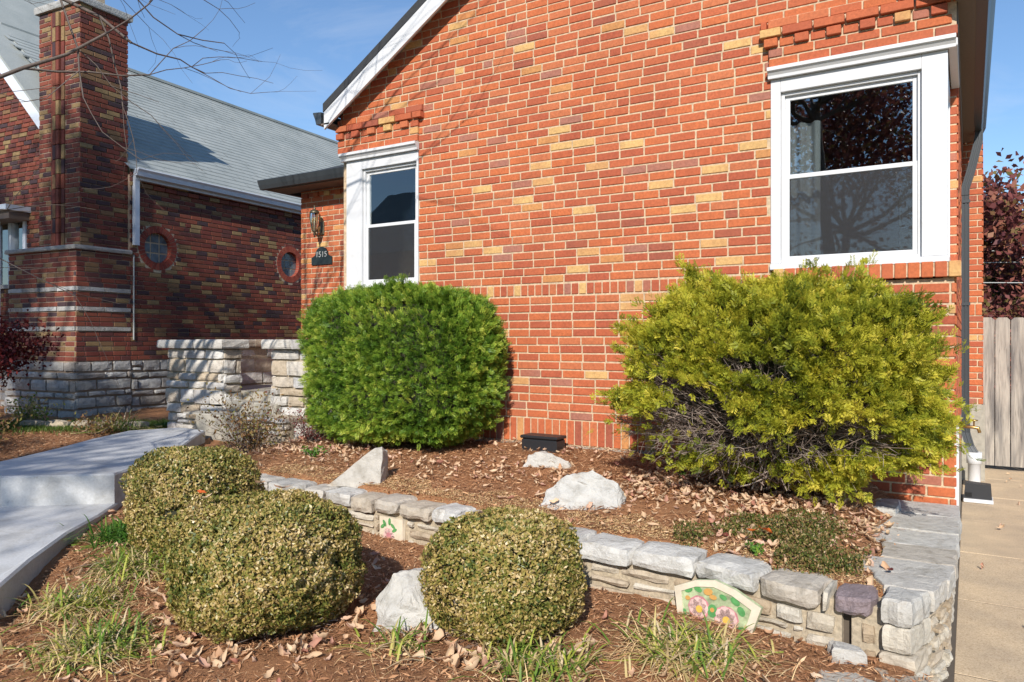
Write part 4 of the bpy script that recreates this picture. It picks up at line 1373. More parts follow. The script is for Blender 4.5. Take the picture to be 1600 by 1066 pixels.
# chimney: tall shaft on a wider stepped base
CS = -.70    # front face s
CHF = (npt(CS, .07), ML, (-NE[0], -NE[1])); CHS = (npt(CS, .07), NE, NN)
CBF = (npt(CS - .10, 0), ML, (-NE[0], -NE[1])); CBS = (npt(CS - .10, -.0), NE, NN)
ZSH = 2.72; ZTOP = 6.08
ck = empty('chimney'); ck.parent = nb
RIB = (.32, .62)
z = WZ0; k = 0
while z < ZSH - .02:
    if k in (6, 10, 14):   # pale stone bands
        for (fr_, l_) in ((CBF, 1.55), (CBS, .80)):
            s_ = 0
            while s_ < l_ - .01:
                w_ = .4; stone('stone_band', fr_, s_ + .003, min(s_ + w_, l_) - .003, -.05, .022, z + .004, z + CH - .002, M['nstone'], ck, rnd=.004, jit=.002, res=(2, 1, 1)); s_ += w_
        z += CH; k += 1; continue
    BK.course(CBF, 0, 1.55, z, off=.5 * (k % 2)); BK.course(CBS, 0, .80, z, off=.5 * (k % 2) + .25)
    z += CH; k += 1
z = ZSH + .05
while z < ZTOP - .02:
    BK.course(CHF, 0, RIB[0], z, off=.5 * (k % 2)); BK.course(CHF, RIB[1], .92, z, off=.5 * (k % 2))
    BK.course(CHS, 0, .71, z, off=.5 * (k % 2) + .25)
    z += CH; k += 1
# stepped ribs of brick-on-end in the chimney's front
z = ZSH + .05; rib = []
while z < ZTOP - .1:
    for (a_, pr_) in ((RIB[0] + .04, .02), (RIB[0] + .115, .05), (RIB[0] + .19, .05), (RIB[0] + .265, .02)):
        BK.add(CHF, a_, z + .10, .066, .196, pr_, .06)
    z += .2035
def nbox(mb_, s0, s1, d0, d1, z0, z1):
    P = [(*npt(s0, d0), z0), (*npt(s1, d0), z0), (*npt(s1, d1), z0), (*npt(s0, d1), z0)]
    mb_.prism(P, (0, 0, z1 - z0)); return mb_
nbox(MB(), CS + .002, -.0, .08, .99, ZSH - .3, ZTOP).build('mortar_joints', M['mortar2'], ck)
nbox(MB(), CS - .098, -.002, .005, 1.545, .3, ZSH).build('mortar_joints', M['mortar2'], ck)
def ncap(s0, s1, d0, d1, z0, z1, mat=None):
    poly_stone('cap_stone', [npt(s0, d0), npt(s1, d0), npt(s1, d1), npt(s0, d1)], z0, z1, mat or M['nstone'], ck, bev=.012, jit=.005, sub=3)
ncap(CS - .14, .0, -.04, 1.59, ZSH, ZSH + .06)
ncap(CS - .05, .06, .02, 1.04, ZTOP, ZTOP + .10, M['nstone'])
for dd in (.25, .62):  # unseen pots added above the cap to lengthen the roof shadow
    nbox(MB(), CS + .2, CS + .48, dd, dd + .26, ZTOP + .10, ZTOP + .50).build('shadow_flue', M['mortar3'], ck)
# front gable wall left of the chimney
nf = empty('front_wall'); nf.parent = nb
FS = -.32
NF = (npt(FS, 0), ML, (-NE[0], -NE[1]))
WIN = (1.95, 3.6, 2.35, 3.42)
z = WZ0; k = 0
def wing_z(d): return 4.02 + 1.0 * (d - .85)
while z < 7.0:
    a = 1.05 if z < wing_z(1.05) - .1 else (z + CH - 4.02) / 1.0 + .85
    BK.course(NF, a, 4.6, z, off=.5 * (k % 2), holes=[WIN])
    z += CH; k += 1
mb = MB()
wallsheet(mb, (npt(FS + .008, 0), ML, (-NE[0], -NE[1])), [(1.0, 4.6, .3, 4.1)], holes=[WIN], th=.10)
q = [npt(FS + .008, d) for d in (1.0, 4.6)]
mb.prism([(*q[0], 4.1), (*q[1], 4.1), (*q[1], wing_z(4.6) - .06)], (NE[0] * .1, NE[1] * .1, 0))
mb.build('mortar_joints', M['mortar2'], nf)
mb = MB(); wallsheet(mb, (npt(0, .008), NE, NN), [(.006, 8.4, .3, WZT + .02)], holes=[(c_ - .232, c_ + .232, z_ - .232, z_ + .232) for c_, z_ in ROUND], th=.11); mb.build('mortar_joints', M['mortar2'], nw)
def hide_n(px, py):
    return (px > 545) or (px < 70 and py > 430) or (px > 470 and py > 280)
# split by projected size across the whole neighbour
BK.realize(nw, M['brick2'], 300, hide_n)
# white rake of the front wing
d0, d1 = .80, 4.6
qa, qb = npt(FS - .10, d0), npt(FS - .10, d1)
MB().prism([(*qa, wing_z(d0) - .04), (*qb, wing_z(d1) - .04), (*qb, wing_z(d1) + .20), (*qa, wing_z(d0) + .20)], (NE[0] * .03, NE[1] * .03, 0)).build('rake_board', M['whitedim'], nb)
nr = empty('roof'); nr.parent = nb
MB().prism([(*npt(FS - .12, d0 - .02), wing_z(d0) + .2), (*npt(FS - .12, d1), wing_z(d1) + .2), (*npt(FS - .12, d1), wing_z(d1) + .25), (*npt(FS - .12, d0 - .02), wing_z(d0) + .25)], (NE[0] * 2.5, NE[1] * 2.5, 0)).build('wing_roof', M['shingle'], nr)
# main roof: shingle courses as real overlapping strips
RD, RZ0, RZ1 = 3.3, 3.93, 6.66
Lr = math.hypot(RD + .12, RZ1 - RZ0); ncs = int(Lr / .14)
V = []; F = []
for i in range(ncs + 1):
    t0 = i / (ncs + 1); t1 = (i + 1.15) / (ncs + 1)
    dd0 = -.12 + (RD + .12) * t0; dd1 = -.12 + (RD + .12) * t1
    za = RZ0 + (RZ1 - RZ0) * t0; zb = RZ0 + (RZ1 - RZ0) * t1
    s_ = .0 + (i % 2) * .1 - .1
    while s_ < 10.8:
        w_ = random.choice([.3, .3, .6, .9]); e_ = min(s_ + w_ - .006, 10.8)
        up_ = .016 + random.uniform(0, .005)
        b = len(V)
        V += [(*npt(s_, dd0), za), (*npt(e_, dd0), za), (*npt(e_, dd0), za + up_), (*npt(s_, dd0), za + up_), (*npt(e_, dd1), zb + .003), (*npt(s_, dd1), zb + .003)]
        F += [(b, b + 1, b + 2, b + 3), (b + 3, b + 2, b + 4, b + 5)]
        s_ += w_
o = mk('shingle', V, F, M['shingle'], nr); o['kind'] = 'stuff'
m = MB(); m.prism([(*npt(0, -.12), RZ0 - .05), (*npt(0, RD), RZ1 - .05), (*npt(0, RD), RZ1 - .004), (*npt(0, -.12), RZ0 - .004)], (NE[0] * 10.8, NE[1] * 10.8, 0)); m.build('roof_deck', M['shingle'], nr)
m = MB(); m.prism([(*npt(0, 2 * RD + .12), RZ0), (*npt(0, RD), RZ1 - .02), (*npt(0, RD), RZ1 + .01), (*npt(0, 2 * RD + .12), RZ0 + .05)], (NE[0] * 10.8, NE[1] * 10.8, 0)); m.build('roof_deck', M['shingle'], nr)
nbox(MB(), -.0, 10.8, RD - .07, RD + .07, RZ1 - .02, RZ1 + .03).build('ridge_cap', M['shingle'], nr)
# eave: fascia, gutter, downspout
nbox(MB(), .02, 10.6, -.095, -.02, 3.80, 3.93).build('fascia', M['whitedim'], nr)
gp = [(0, 0), (.0, .10), (-.11, .105), (-.112, .09), (-.085, .06), (-.07, .0)]
MB().prism([(*npt(-.02, -.10 + p), 3.845 + q_) for p, q_ in gp], (NE[0] * 10.6, NE[1] * 10.6, 0)).build('gutter', M['whitedim'], nr)
nbox(MB(), .015, .085, -.085, -.022, 2.86, 3.84).build('downspout', M['whitedim'], nb)
nbox(MB(), .03, .044, -.026, -.012, 1.5, 2.72).build('cable', M['wire'], nb)
# hooded front window
w = empty('front_window'); w.parent = nb
def fbox(m, d0, d1, o0, o1, z0, z1):   # o outwards from the front wall
    return nbox(m, FS - o1, FS - o0, d0, d1, z0, z1)
fbox(MB(), 1.85, 3.8, -.05, .36, 3.42, 3.50).build('hood', M['whitedim'], w)
fbox(MB(), 1.88, 3.8, -.02, .30, 3.30, 3.418).build('hood_fascia', M['soffit'], w)
for dd in (1.96, 2.34, 2.78, 3.2):
    fbox(MB(), dd, dd + .075, -.08, .02, 2.35, 3.30).build('mullion', M['whitedim'], w)
fbox(MB(), 2.34, 2.43, .17, .26, 1.3, 3.30).build('post', M['whitedim'], w)
fbox(MB(), 1.96, 3.6, -.1, .04, 2.29, 2.35).build('sill', M['nstone'], w)
fbox(MB(), 2.0, 3.6, -.05, -.04, 2.35, 3.3).build('pane', M['glass'], w)
fbox(MB(), 1.95, 3.6, -.35, -.30, 2.3, 3.42).build('blind', M['curtain'], w)
# grey stone base
nbox(MB(), -.0, 8.4, .012, .3, -.1, WZ0 - .004).build('base_mortar', M['mortar2'], nb)
nbox(MB(), CS - .095, -.005, .012, 1.6, -.1, WZ0 - .004).build('base_mortar', M['mortar2'], nb)
nbox(MB(), FS - .02, FS + .3, 1.6, 4.6, -.1, WZ0 - .004).build('base_mortar', M['mortar2'], nb)
sb = empty('stone_base'); sb.parent = nb
nrows = [.16, .10, .17, .09, .15, .19]
ashlar(sb, (npt(0, -.02), NE, NN), 7.0, .3, WZ0, M['nstone'], nrows, gap=.02)
ashlar(sb, (npt(CS - .12, -.02), NE, NN), .82, .3, WZ0, M['nstone'], nrows, gap=.016, lmin=.25, lmax=.5)
ashlar(sb, (npt(CS - .12, -.02), ML, (-NE[0], -NE[1])), 1.62, .3, WZ0, M['nstone'], nrows, gap=.016, lmin=.2, lmax=.5)
ashlar(sb, (npt(FS - .02, 1.6), ML, (-NE[0], -NE[1])), 2.6, .3, WZ0, M['nstone'], nrows, gap=.014)
nbox(MB(), .0, 8.4, 6.6, 6.7, -.1, 3.9).build('far_wall', M['mortar2'], nb)
# hose tap on the side wall
q = npt(.75, -.06); MB().tube([(q[0] - .08, q[1], 1.30), (q[0], q[1], 1.30), (q[0] + .02, q[1], 1.26)], .014, 6).build('tap', plain('blue_tap', (.05, .07, .2), .4), nb)
# ================================================================= FENCE
fe = empty('picket_fence'); tag(fe, 'weathered grey dog eared wooden fence closing the end of the side path', 'fence')
FY = 4.81
x = .10; i = 0
MB().box(.05, 3.2, FY + .022, FY + .06, .35, .44).build('rail', M['fence'], fe)
MB().box(.05, 3.2, FY + .022, FY + .06, 1.35, 1.44).build('rail', M['fence'], fe)
while x < 3.1:
    w = .142; h = 1.765 + random.uniform(-.012, .012); t = .03
    ry = random.uniform(-.004, .004)
    MB().prism([(x, FY + ry, .05), (x + w, FY + ry, .05), (x + w + ry, FY + ry, h - t), (x + w - t, FY + ry, h), (x + t, FY + ry, h), (x, FY + ry, h - t)], (0, .019, 0)).build('picket', M['fence'], fe)
    x += w + .010
# =================================================== SMALL THINGS ON THE SIDE PATH
def at_side(x, y): return (x, y)
bs = empty('bait_station'); tag(bs, 'black bait box with a white base at the foot of the downspout', 'bait station')
bx0, bx1, by0, by1 = -.045, .175, 2.66, 2.84
MB().bbox(bx0 - .005, bx1 + .01, by0 - .03, by1 + .02, .0, .035, b=.006).build('white_base', M['white2'], bs)
MB().prism([(bx0, by0, .037), (bx1, by0, .037), (bx1 - .008, by0 + .01, .165), (bx0 + .012, by0 + .01, .175)], (0, by1 - by0 - .05, 0)).build('case', M['black'], bs)
MB().bbox(bx0 + .012, bx0 + .062, by0 - .003, by0 - .0005, .05, .09, b=.003).build('painted_hole', plain('hole_shade_black', (.004, .004, .004), .8), bs)  # flat black plate; the hole's darkness is painted, nothing is recessed
pv = empty('drain_pipe'); tag(pv, 'white plastic drain riser with a wide hub under the downspout boot', 'pipe')
MB().lathe((.04, 3.50, 0), [(.056, .0), (.056, .24), (.068, .245), (.068, .36), (.060, .36), (.056, .33)], 20).build('riser', M['white2'], pv, True)
sg = empty('garden_tap'); tag(sg, 'small brass garden tap on the brick side wall above the path', 'tap')
MB().tube([(XR - .02, 1.2, .84), (.02, 1.2, .84), (.055, 1.2, .835), (.065, 1.2, .80)], [.011, .012, .014, .012], 8).build('spout', M['brass'], sg, True)
MB().lathe((.028, 1.2, .85), [(.006, 0), (.006, .035), (.026, .038), (.028, .046), (.0, .05)], 10).build('handle', M['brass'], sg, True)

# black box on the bed against the wall
bb = empty('utility_box'); tag(bb, 'black plastic box on the mulch against the brick wall between the yews', 'box')
X0, Y0, Z0 = -3.07, -.28, .625
m = MB(); m.bbox(X0, X0 + .32, Y0, Y0 + .16, Z0 - .03, Z0 + .085, b=.012); m.build('case', M['black'], bb)
MB().bbox(X0 - .008, X0 + .328, Y0 - .008, Y0 + .168, Z0 + .087, Z0 + .112, b=.008).build('lid', M['black'], bb)

# ================================================================== ROCKS
def rock(name, label, verts, x, y, rz=0, sub=3, jit=.03, seed=1, zoff=-.03, scale=1):
    bm = bmesh.new()
    for v in verts: bm.verts.new(v)
    bmesh.ops.convex_hull(bm, input=bm.verts)
    bmesh.ops.triangulate(bm, faces=bm.faces[:])
    bmesh.ops.subdivide_edges(bm, edges=bm.edges[:], cuts=2 if sub > 2 else 1, use_grid_fill=True)
    bmesh.ops.triangulate(bm, faces=bm.faces[:])
    bmesh.ops.subdivide_edges(bm, edges=bm.edges[:], cuts=2, use_grid_fill=True)
    off = Vector((seed * 3.7, seed * 1.3, seed * 7.1))
    for v in bm.verts:
        n1 = mnoise.noise_vector(v.co * 7 + off) * jit
        n2 = mnoise.noise_vector(v.co * 22 + off) * jit * .5 + mnoise.noise_vector(v.co * 60 + off) * jit * .22
        v.co += n1 + n2
    me = bpy.data.meshes.new(name); bm.to_mesh(me); bm.free(); me.materials.append(M['rock'])
    o = link(name, me); o.scale = (1, 1, scale); o.location = (x, y, gz(x, y) + zoff); o.rotation_euler = (0, 0, rz)
    return tag(o, label, 'rock', 'pale rocks set in the mulch beds')
rock('garden_rock', 'triangular pale rock with a steep right side in front of the clipped green yew',
     [(-.24, -.08, 0), (.17, -.12, 0), (.15, .12, 0), (-.20, .08, 0), (-.06, -.02, .15), (.10, -.05, .29), (.145, -.02, .305), (.16, .05, .26), (.165, -.06, .27)], -3.66, -1.47, R(22), jit=.012, seed=2, scale=.92)
rock('garden_rock', 'low flat white rock beside the black box',
     [(-.17, -.08, 0), (.19, -.09, 0), (.20, .07, 0), (-.15, .09, 0), (-.14, -.02, .12), (.02, .0, .13), (.15, -.02, .09), (-.04, .06, .12)], -2.62, -.66, R(15), jit=.026, seed=5)
rock('garden_rock', 'big blocky white rock in the middle of the upper mulch bed',
     [(-.24, -.12, 0), (.22, -.14, 0), (.27, .04, .02), (.10, .17, 0), (-.22, .12, 0), (-.20, -.06, .11), (-.08, -.02, .24), (.06, .02, .265), (.20, -.02, .20), (.25, .0, .10), (.0, .12, .22)], -2.0, -1.34, R(18), jit=.026, seed=9, scale=.84)
rock('garden_rock', 'rounded pale rock between the two front boxwoods',
     [(-.17, -.12, 0), (.18, -.14, 0), (.20, .10, 0), (-.16, .12, 0), (-.15, -.04, .14), (-.08, -.03, .25), (.08, .0, .27), (.17, .0, .17), (.0, -.12, .16), (.02, .1, .22)], -2.20, -2.72, R(30), jit=.024, seed=13)
rock('garden_rock', 'small pale edging rock at the end of the walkway step',
     [(-.14, -.08, 0), (.15, -.08, 0), (.14, .08, 0), (-.13, .08, 0), (-.11, 0, .10), (.10, 0, .12), (0, .05, .13)], -5.13, -2.18, R(35), jit=.014, seed=17, zoff=.06)
rock('garden_rock', 'half buried pale rock beside the lower walkway slab',
     [(-.12, -.07, 0), (.12, -.07, 0), (.12, .07, 0), (-.11, .07, 0), (-.08, 0, .07), (.08, 0, .08)], -3.70, -3.40, R(10), jit=.014, seed=19, zoff=-.035)

# ================================================================== PLANTS
def superdirs(n, p, c, a, flat=0):
    d = rdir(n)
    r = (np.abs(d[:, 0]) ** p + np.abs(d[:, 1]) ** p + np.abs(d[:, 2]) ** p) ** (-1 / p)
    return d, r
def corebody(name, c, a, p, mat, parent, shrink, seed, amp=.05, res=28, zfloor=None):
    V = []; F = []
    for i in range(res + 1):
        th = math.pi * i / res
        for j in range(res * 2):
            ph = math.pi * j / res
            V.append((math.sin(th) * math.cos(ph), math.sin(th) * math.sin(ph), math.cos(th)))
    V = np.array(V); r = (np.abs(V) ** p).sum(1) ** (-1 / p)
    P = V * r[:, None]
    P = P * (shrink * (1 + amp * snoise(P, seed, 4))[:, None]) * np.array(a) + np.array(c)
    if zfloor is not None: P[:, 2] = np.maximum(P[:, 2], zfloor)
    n = res * 2
    for i in range(res):
        for j in range(n):
            j2 = (j + 1) % n
            F.append((i * n + j, (i + 1) * n + j, (i + 1) * n + j2, i * n + j2))
    return mkq(name, P, mat, parent, F=np.array(F), smooth=True)

def boxwood(label, cx, cy, a, h, n, seed):
    z0 = gz(cx, cy) - .02
    t = empty('boxwood_shrub', (0, 0, 0)); tag(t, label, 'shrub', 'clipped boxwood shrubs in the lower bed')
    c = np.array([cx, cy, z0 + h * .52]); A = np.array([a[0], a[1], h * .52])
    corebody('twig_shade_core', c, A, 2.7, M['twigshade'], t, .86, seed, .03)
    d, r = superdirs(n, 3.1, c, a)
    P = d * r[:, None]
    rad = 1 + .065 * snoise(P, seed, 3.4) + .035 * snoise(P, seed + 1, 11) + .02 * snoise(P, seed + 2, 30)
    dep = rng.random(n) ** 1.7 * .13 + .018 * np.clip(snoise(P, seed + 5, 34), -1, 1.5)
    # holes: thin spots where the shoots are missing
    hole = snoise(P, seed + 4, 7)
    dep = dep + np.clip(hole - .75, 0, 1) * .22 + np.clip(snoise(P, seed + 13, 16) - .9, 0, 1) * .16
    C = P * (rad - dep)[:, None] * A + c
    out = unit(P / A)
    up = unit(np.cross(out, rdir(n)) + out * .35 + np.array([0, 0, .25]) + rng.normal(size=(n, 3)) * .35)
    B = unit(np.cross(up, out + rng.normal(size=(n, 3)) * .55))
    k = C[:, 2] > z0 - .02
    V = leafquads(C[k], up[k], B[k], rng.uniform(.010, .027, k.sum()), rng.uniform(.007, .014, k.sum()), .15)
    tn = .47 + .16 * snoise(P, seed + 6, 6) + .12 * snoise(P, seed + 9, 22) + rng.normal(size=n) * .24
    o = mkq('foliage', V, M['box'], t, tint=tn[k])
    # twiggy skirt
    nt_ = 420
    ang = rng.uniform(0, 6.28, nt_)
    p0 = np.stack([cx + np.cos(ang) * a[0] * .35, cy + np.sin(ang) * a[1] * .35, np.full(nt_, z0 + .02)], 1)
    p1 = np.stack([cx + np.cos(ang) * a[0] * .92, cy + np.sin(ang) * a[1] * .92, z0 + rng.uniform(.02, .5, nt_) * h], 1)
    T = np.stack([p0, (p0 * .5 + p1 * .5) + rng.normal(size=(nt_, 3)) * .02, p1], 1)
    Vt, Ft = tubes3(T, .003, .0012); mkq('twigs', Vt, M['twig'], t, F=Ft)
    return t
boxwood('round tan green boxwood behind the others beside the walkway step', -3.90, -2.64, (.34, .34), .60, 46000, 21)
boxwood('largest tan green boxwood at lower left in front of the flower tile wall', -2.80, -3.05, (.40, .39), .555, 70000, 31)
boxwood('round tan green boxwood in the centre right of the pale rock', -1.77, -2.60, (.305, .30), .51, 46000, 41)

def yew(label, c, a, h, n, seed, mat, p=3.0, gaps=0.0, need=.022, drift=.05, clump=.07, shape=None, twigs=900, corek=.86, name='yew_shrub'):
    cx, cy = c; z0 = gz(cx, cy)
    t = empty(name, (0, 0, 0)); tag(t, label, 'shrub')
    C0 = np.array([cx, cy, z0 + h * .53]); A = np.array([a[0], a[1], h * .50])
    def radial(P):
        r = 1 + clump * snoise(P, seed, 4) + clump * .8 * snoise(P, seed + 1, 9) + drift * snoise(P, seed + 2, 20)
        if shape is not None: r = r * shape(P)
        return r
    d, r = superdirs(n, p, C0, a); P = d * r[:, None]
    if gaps:   # stray shoots: many sprigs share one direction and stand out further
        ns = 260; nd, nr = superdirs(ns, p, C0, a); sp_ = nd * nr[:, None]; pk = rng.integers(0, ns, n // 9)
        ext = rng.uniform(-.02, .16, len(pk)); stray = np.zeros(n); P[:len(pk)] = sp_[pk] + rng.normal(size=(len(pk), 3)) * .018; stray[:len(pk)] = ext * (.4 + rng.random(ns)[pk])
    keep = np.ones(n, bool); cl = 0
    if gaps:
        cl = snoise(P, seed + 7, 5.5) * .75 + snoise(P, seed + 8, 12) * .55
        D = .20 + .62 * np.clip(P[:, 2], -.6, .6) + .48 * np.clip(P[:, 0], -.9, .45) + cl * .80
        D = D + .5 * np.clip(P[:, 1], 0, 1)
        keep = (D > .0) | (rng.random(n) < .035)
    P = P[keep]; n = len(P)
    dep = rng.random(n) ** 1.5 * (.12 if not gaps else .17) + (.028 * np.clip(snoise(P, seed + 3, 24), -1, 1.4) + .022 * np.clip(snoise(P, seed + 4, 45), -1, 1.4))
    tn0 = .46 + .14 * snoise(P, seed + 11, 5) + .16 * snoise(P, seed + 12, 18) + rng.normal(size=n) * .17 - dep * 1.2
    if gaps: dep = np.where(stray[keep] != 0, -stray[keep], dep)
    Q = P * (radial(P) - dep)[:, None] * A + C0
    k = Q[:, 2] > z0 + .03; Q = Q[k]; P = P[k]; tn0 = tn0[k]; n = len(Q)
    axis = unit(unit(P / A) * .9 + np.array([0, 0, .35]) + rng.normal(size=(n, 3)) * .55)
    side = unit(np.cross(axis, rdir(n))); nrm = np.cross(axis, side)
    L_ = rng.uniform(.035, .075, n)[:, None]
    Cs = []; As = []; Bs = []; Ls = []; Ws = []
    K = 7; Ts = []
    for j in range(K):
        tt = (j + .5) / K
        for sg_ in (-1, 1):
            dirn = unit(axis * .75 + side * sg_ * .75 + nrm * rng.uniform(-.3, .3, (n, 1)))
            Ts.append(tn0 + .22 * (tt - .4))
            ln = need * (1.1 - .45 * tt) * rng.uniform(.8, 1.2, n)
            Cs.append(Q + axis * L_ * (tt - .3) + dirn * (ln[:, None] * .5)); As.append(dirn)
            Bs.append(unit(np.cross(dirn, nrm) + rng.normal(size=(n, 3)) * .2)); Ls.append(ln); Ws.append(np.full(n, need * .21))
    Cs, As, Bs, Ls, Ws = map(np.concatenate, (Cs, As, Bs, Ls, Ws))
    V = leafquads(Cs, As, Bs, Ls, Ws)
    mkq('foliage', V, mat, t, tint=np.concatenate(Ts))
    m_ = twigs
    dd = rdir(m_); dd[:, 2] = dd[:, 2] * .8 + .05; dd = unit(dd)
    rr = (np.abs(dd) ** p).sum(1) ** (-1 / p)
    ends = dd * rr[:, None]
    e3 = ends * (radial(ends) * rng.uniform(.80, .99, m_))[:, None] * A + C0
    s3 = np.stack([cx + rng.normal(size=m_) * a[0] * .18, cy + rng.normal(size=m_) * a[1] * .15, np.full(m_, z0 + .05) + rng.random(m_) * .25], 1)
    e3[:, 2] = np.maximum(e3[:, 2], z0 + .03)
    ts = np.linspace(0, 1, 7)[None, :, None]
    T = s3[:, None, :] * (1 - ts) + e3[:, None, :] * ts
    wob = rng.normal(size=(m_, 7, 3)) * .016; wob[:, 0] = 0
    T = T + wob; T[:, :, 2] += (np.sin(ts[..., 0] * 3.14) * .05)
    Vt, Ft = tubes3(T, .005, .0016); mkq('branches', Vt, M['twig'], t, F=Ft)
    if gaps:   # fine brittle side twigs in the bare patches
        m2 = twigs * 4
        pk = rng.integers(0, m_, m2); ti = rng.integers(3, 6, m2)
        b0 = T[pk, ti]; out = unit(unit(b0 - C0) + rng.normal(size=(m2, 3)) * .7)
        ln = rng.uniform(.05, .15, (m2, 1))
        T2 = np.stack([b0, b0 + out * ln * .5 + rng.normal(size=(m2, 3)) * .008, b0 + out * ln + rng.normal(size=(m2, 3)) * .012], 1)
        Vt, Ft = tubes3(T2, .0022, .0010); mkq('fine_twigs', Vt, M['twig'], t, F=Ft)
    corebody('twig_shade_core', C0, A, p, M['twigshade'], t, corek, seed, .05, zfloor=z0 + .02)
    return t
def shapeL(P): return 1 - .06 * np.clip(-P[:, 2] - .3, 0, 1) * 1.5
yew('big clipped dark green yew hedge under the narrow window', (-4.15, -.50), (.85, .44), 1.30, 30000, 51, M['yew'], p=4.2, need=.026, clump=.045, drift=.04, shape=shapeL, twigs=200, corek=.78)
def shapeR(P):
    # bulges: narrower at the upper left and fuller at the right middle, undercut at the base
    r = 1 - .16 * np.clip(-P[:, 2] - .35, 0, 1) * 1.3
    r = r - .10 * np.clip(P[:, 2] - .4, 0, 1) * np.clip(np.abs(P[:, 0]), 0, 1) * 1.2
    return r
yew('big shaggy yellow green yew with bare grey twigs under the large window', (-1.05, -.80), (.87, .56), 1.22, 44000, 61, M['yew2'], p=2.7, gaps=1.0, need=.029, clump=.085, drift=.07, shape=shapeR, twigs=1300, corek=.55)

# tufts of strap leaved grass
def tuft(label, x, y, n, ln, spread, mat=None, z=None, dead=.3):
    z = gz(x, y) if z is None else z
    t = empty('grass_tuft', (0, 0, 0)); tag(t, label, 'grass tuft')
    r = spread * .35
    c = np.stack([x + rng.normal(size=n) * r, y + rng.normal(size=n) * r, np.full(n, z + .005)], 1)
    az = rng.uniform(0, 6.28, n); el = rng.uniform(.35, 1.35, n)
    d = np.stack([np.cos(az) * np.cos(el), np.sin(az) * np.cos(el), np.sin(el)], 1)
    L_ = ln * rng.uniform(.55, 1.15, n)
    V, F = strips(c, d, L_, .0095, rng.uniform(.45, 1.0, n) * (.9 if True else 1), seg=5)
    V[:, 2] = np.maximum(V[:, 2], z + .004 + rng.random(len(V)) * .01)
    mkq('blades', V, mat or M['grass'], t, F=F)
    if dead:
        m_ = int(n * dead)
        c = np.stack([x + rng.normal(size=m_) * r * 1.2, y + rng.normal(size=m_) * r * 1.2, np.full(m_, z + .01)], 1)
        az = rng.uniform(0, 6.28, m_); el = rng.uniform(.05, .7, m_)
        d = np.stack([np.cos(az) * np.cos(el), np.sin(az) * np.cos(el), np.sin(el)], 1)
        V, F = strips(c, d, ln * rng.uniform(.4, .95, m_), .0042, rng.uniform(.2, .9, m_), seg=4)
        V[:, 2] = np.maximum(V[:, 2], z + .003)
        mkq('dead_blades', V, M['straw'], t, F=F)
    return t
tuft('yellowing grass tuft with dead blades in front of the fan shaped plaque', -.98, -2.46, 300, .30, .30, dead=2.2)
tuft('grass tuft at the bottom edge below the central boxwood', -1.45, -2.84, 260, .24, .28, dead=.6)
tuft('sparse wispy grass tuft at the bottom left of centre', -2.05, -3.0, 50, .28, .22, dead=.8)
tuft('bright green grass tuft beside the lower walkway slab near the step', -4.36, -2.72, 520, .32, .28, M['grassgreen'], dead=.1)
tuft('pale green grass tuft drooping between the lower walkway slab and the boxwoods', -3.90, -3.00, 480, .30, .24, dead=.9)
tuft('thin grass tuft between the pale drooping tuft and the largest boxwood', -3.56, -2.86, 160, .26, .22, dead=.5)
tuft('wide grass tuft in the bottom left corner of the lower bed', -3.20, -3.62, 420, .28, .28, dead=.8)
tuft('grass tuft with leaves caught in it at the far left bottom edge', -3.68, -3.42, 380, .26, .24, dead=1.2)
tuft('tall pale iris like tuft beside the stone porch steps', -8.02, -.62, 60, .60, .16, M['grass'], z=.5, dead=.3)

# low ground cover patch with moss on the upper bed near the corner
def region_pts(n, cx, cy, rx, ry, seed, amp=.25):
    p = rng.uniform(-1, 1, (n * 2, 2)); q = np.c_[p, np.zeros(len(p))]
    rr = np.hypot(p[:, 0], p[:, 1]) * (1 + amp * snoise(q, seed, 3.5))
    p = p[rr < .95][:n]
    return np.c_[cx + p[:, 0] * rx, cy + p[:, 1] * ry]
xy = region_pts(26000, -.85, -1.58, .50, .44, 71)
dens = snoise(np.c_[xy, np.zeros(len(xy))], 72, 9); xy = xy[dens > .05]; n = len(xy)
hgt = rng.random(n) ** 1.5 * .075 * (1 + .5 * snoise(np.c_[xy, np.zeros(n)], 73, 14))
C = np.c_[xy, ground_z(xy[:, 0], xy[:, 1]) + .005 + np.abs(hgt)]
A_ = unit(rng.normal(size=(n, 3)) + [0, 0, .9]); B_ = unit(np.cross(A_, rdir(n)))
o = mkq('ground_cover', leafquads(C, A_, B_, rng.uniform(.010, .022, n), rng.uniform(.005, .011, n), .1), M['cover']); tag(o, 'mossy green ground cover patch on the bed by the wall corner', 'ground cover', kind='stuff')
# short lawn strip behind the walkway
n = 16000
xy = np.c_[rng.uniform(-11.2, -8.0, n), np.zeros(n)]; xy[:, 1] = -.6 + (xy[:, 0] + 9.2) * .45 + rng.normal(size=n) * .22
az = rng.uniform(0, 6.28, n)
C = np.c_[xy, ground_z(xy[:, 0], xy[:, 1])]
V, F = strips(C, unit(np.c_[np.cos(az) * .4, np.sin(az) * .4, np.ones(n)]), rng.uniform(.04, .09, n), .008, rng.uniform(.1, .4, n), seg=2)
o = mkq('lawn_grass', V, M['lawn'], F=F); tag(o, 'strip of short lawn grass between the walkway and the dark brick house', 'grass', kind='stuff')

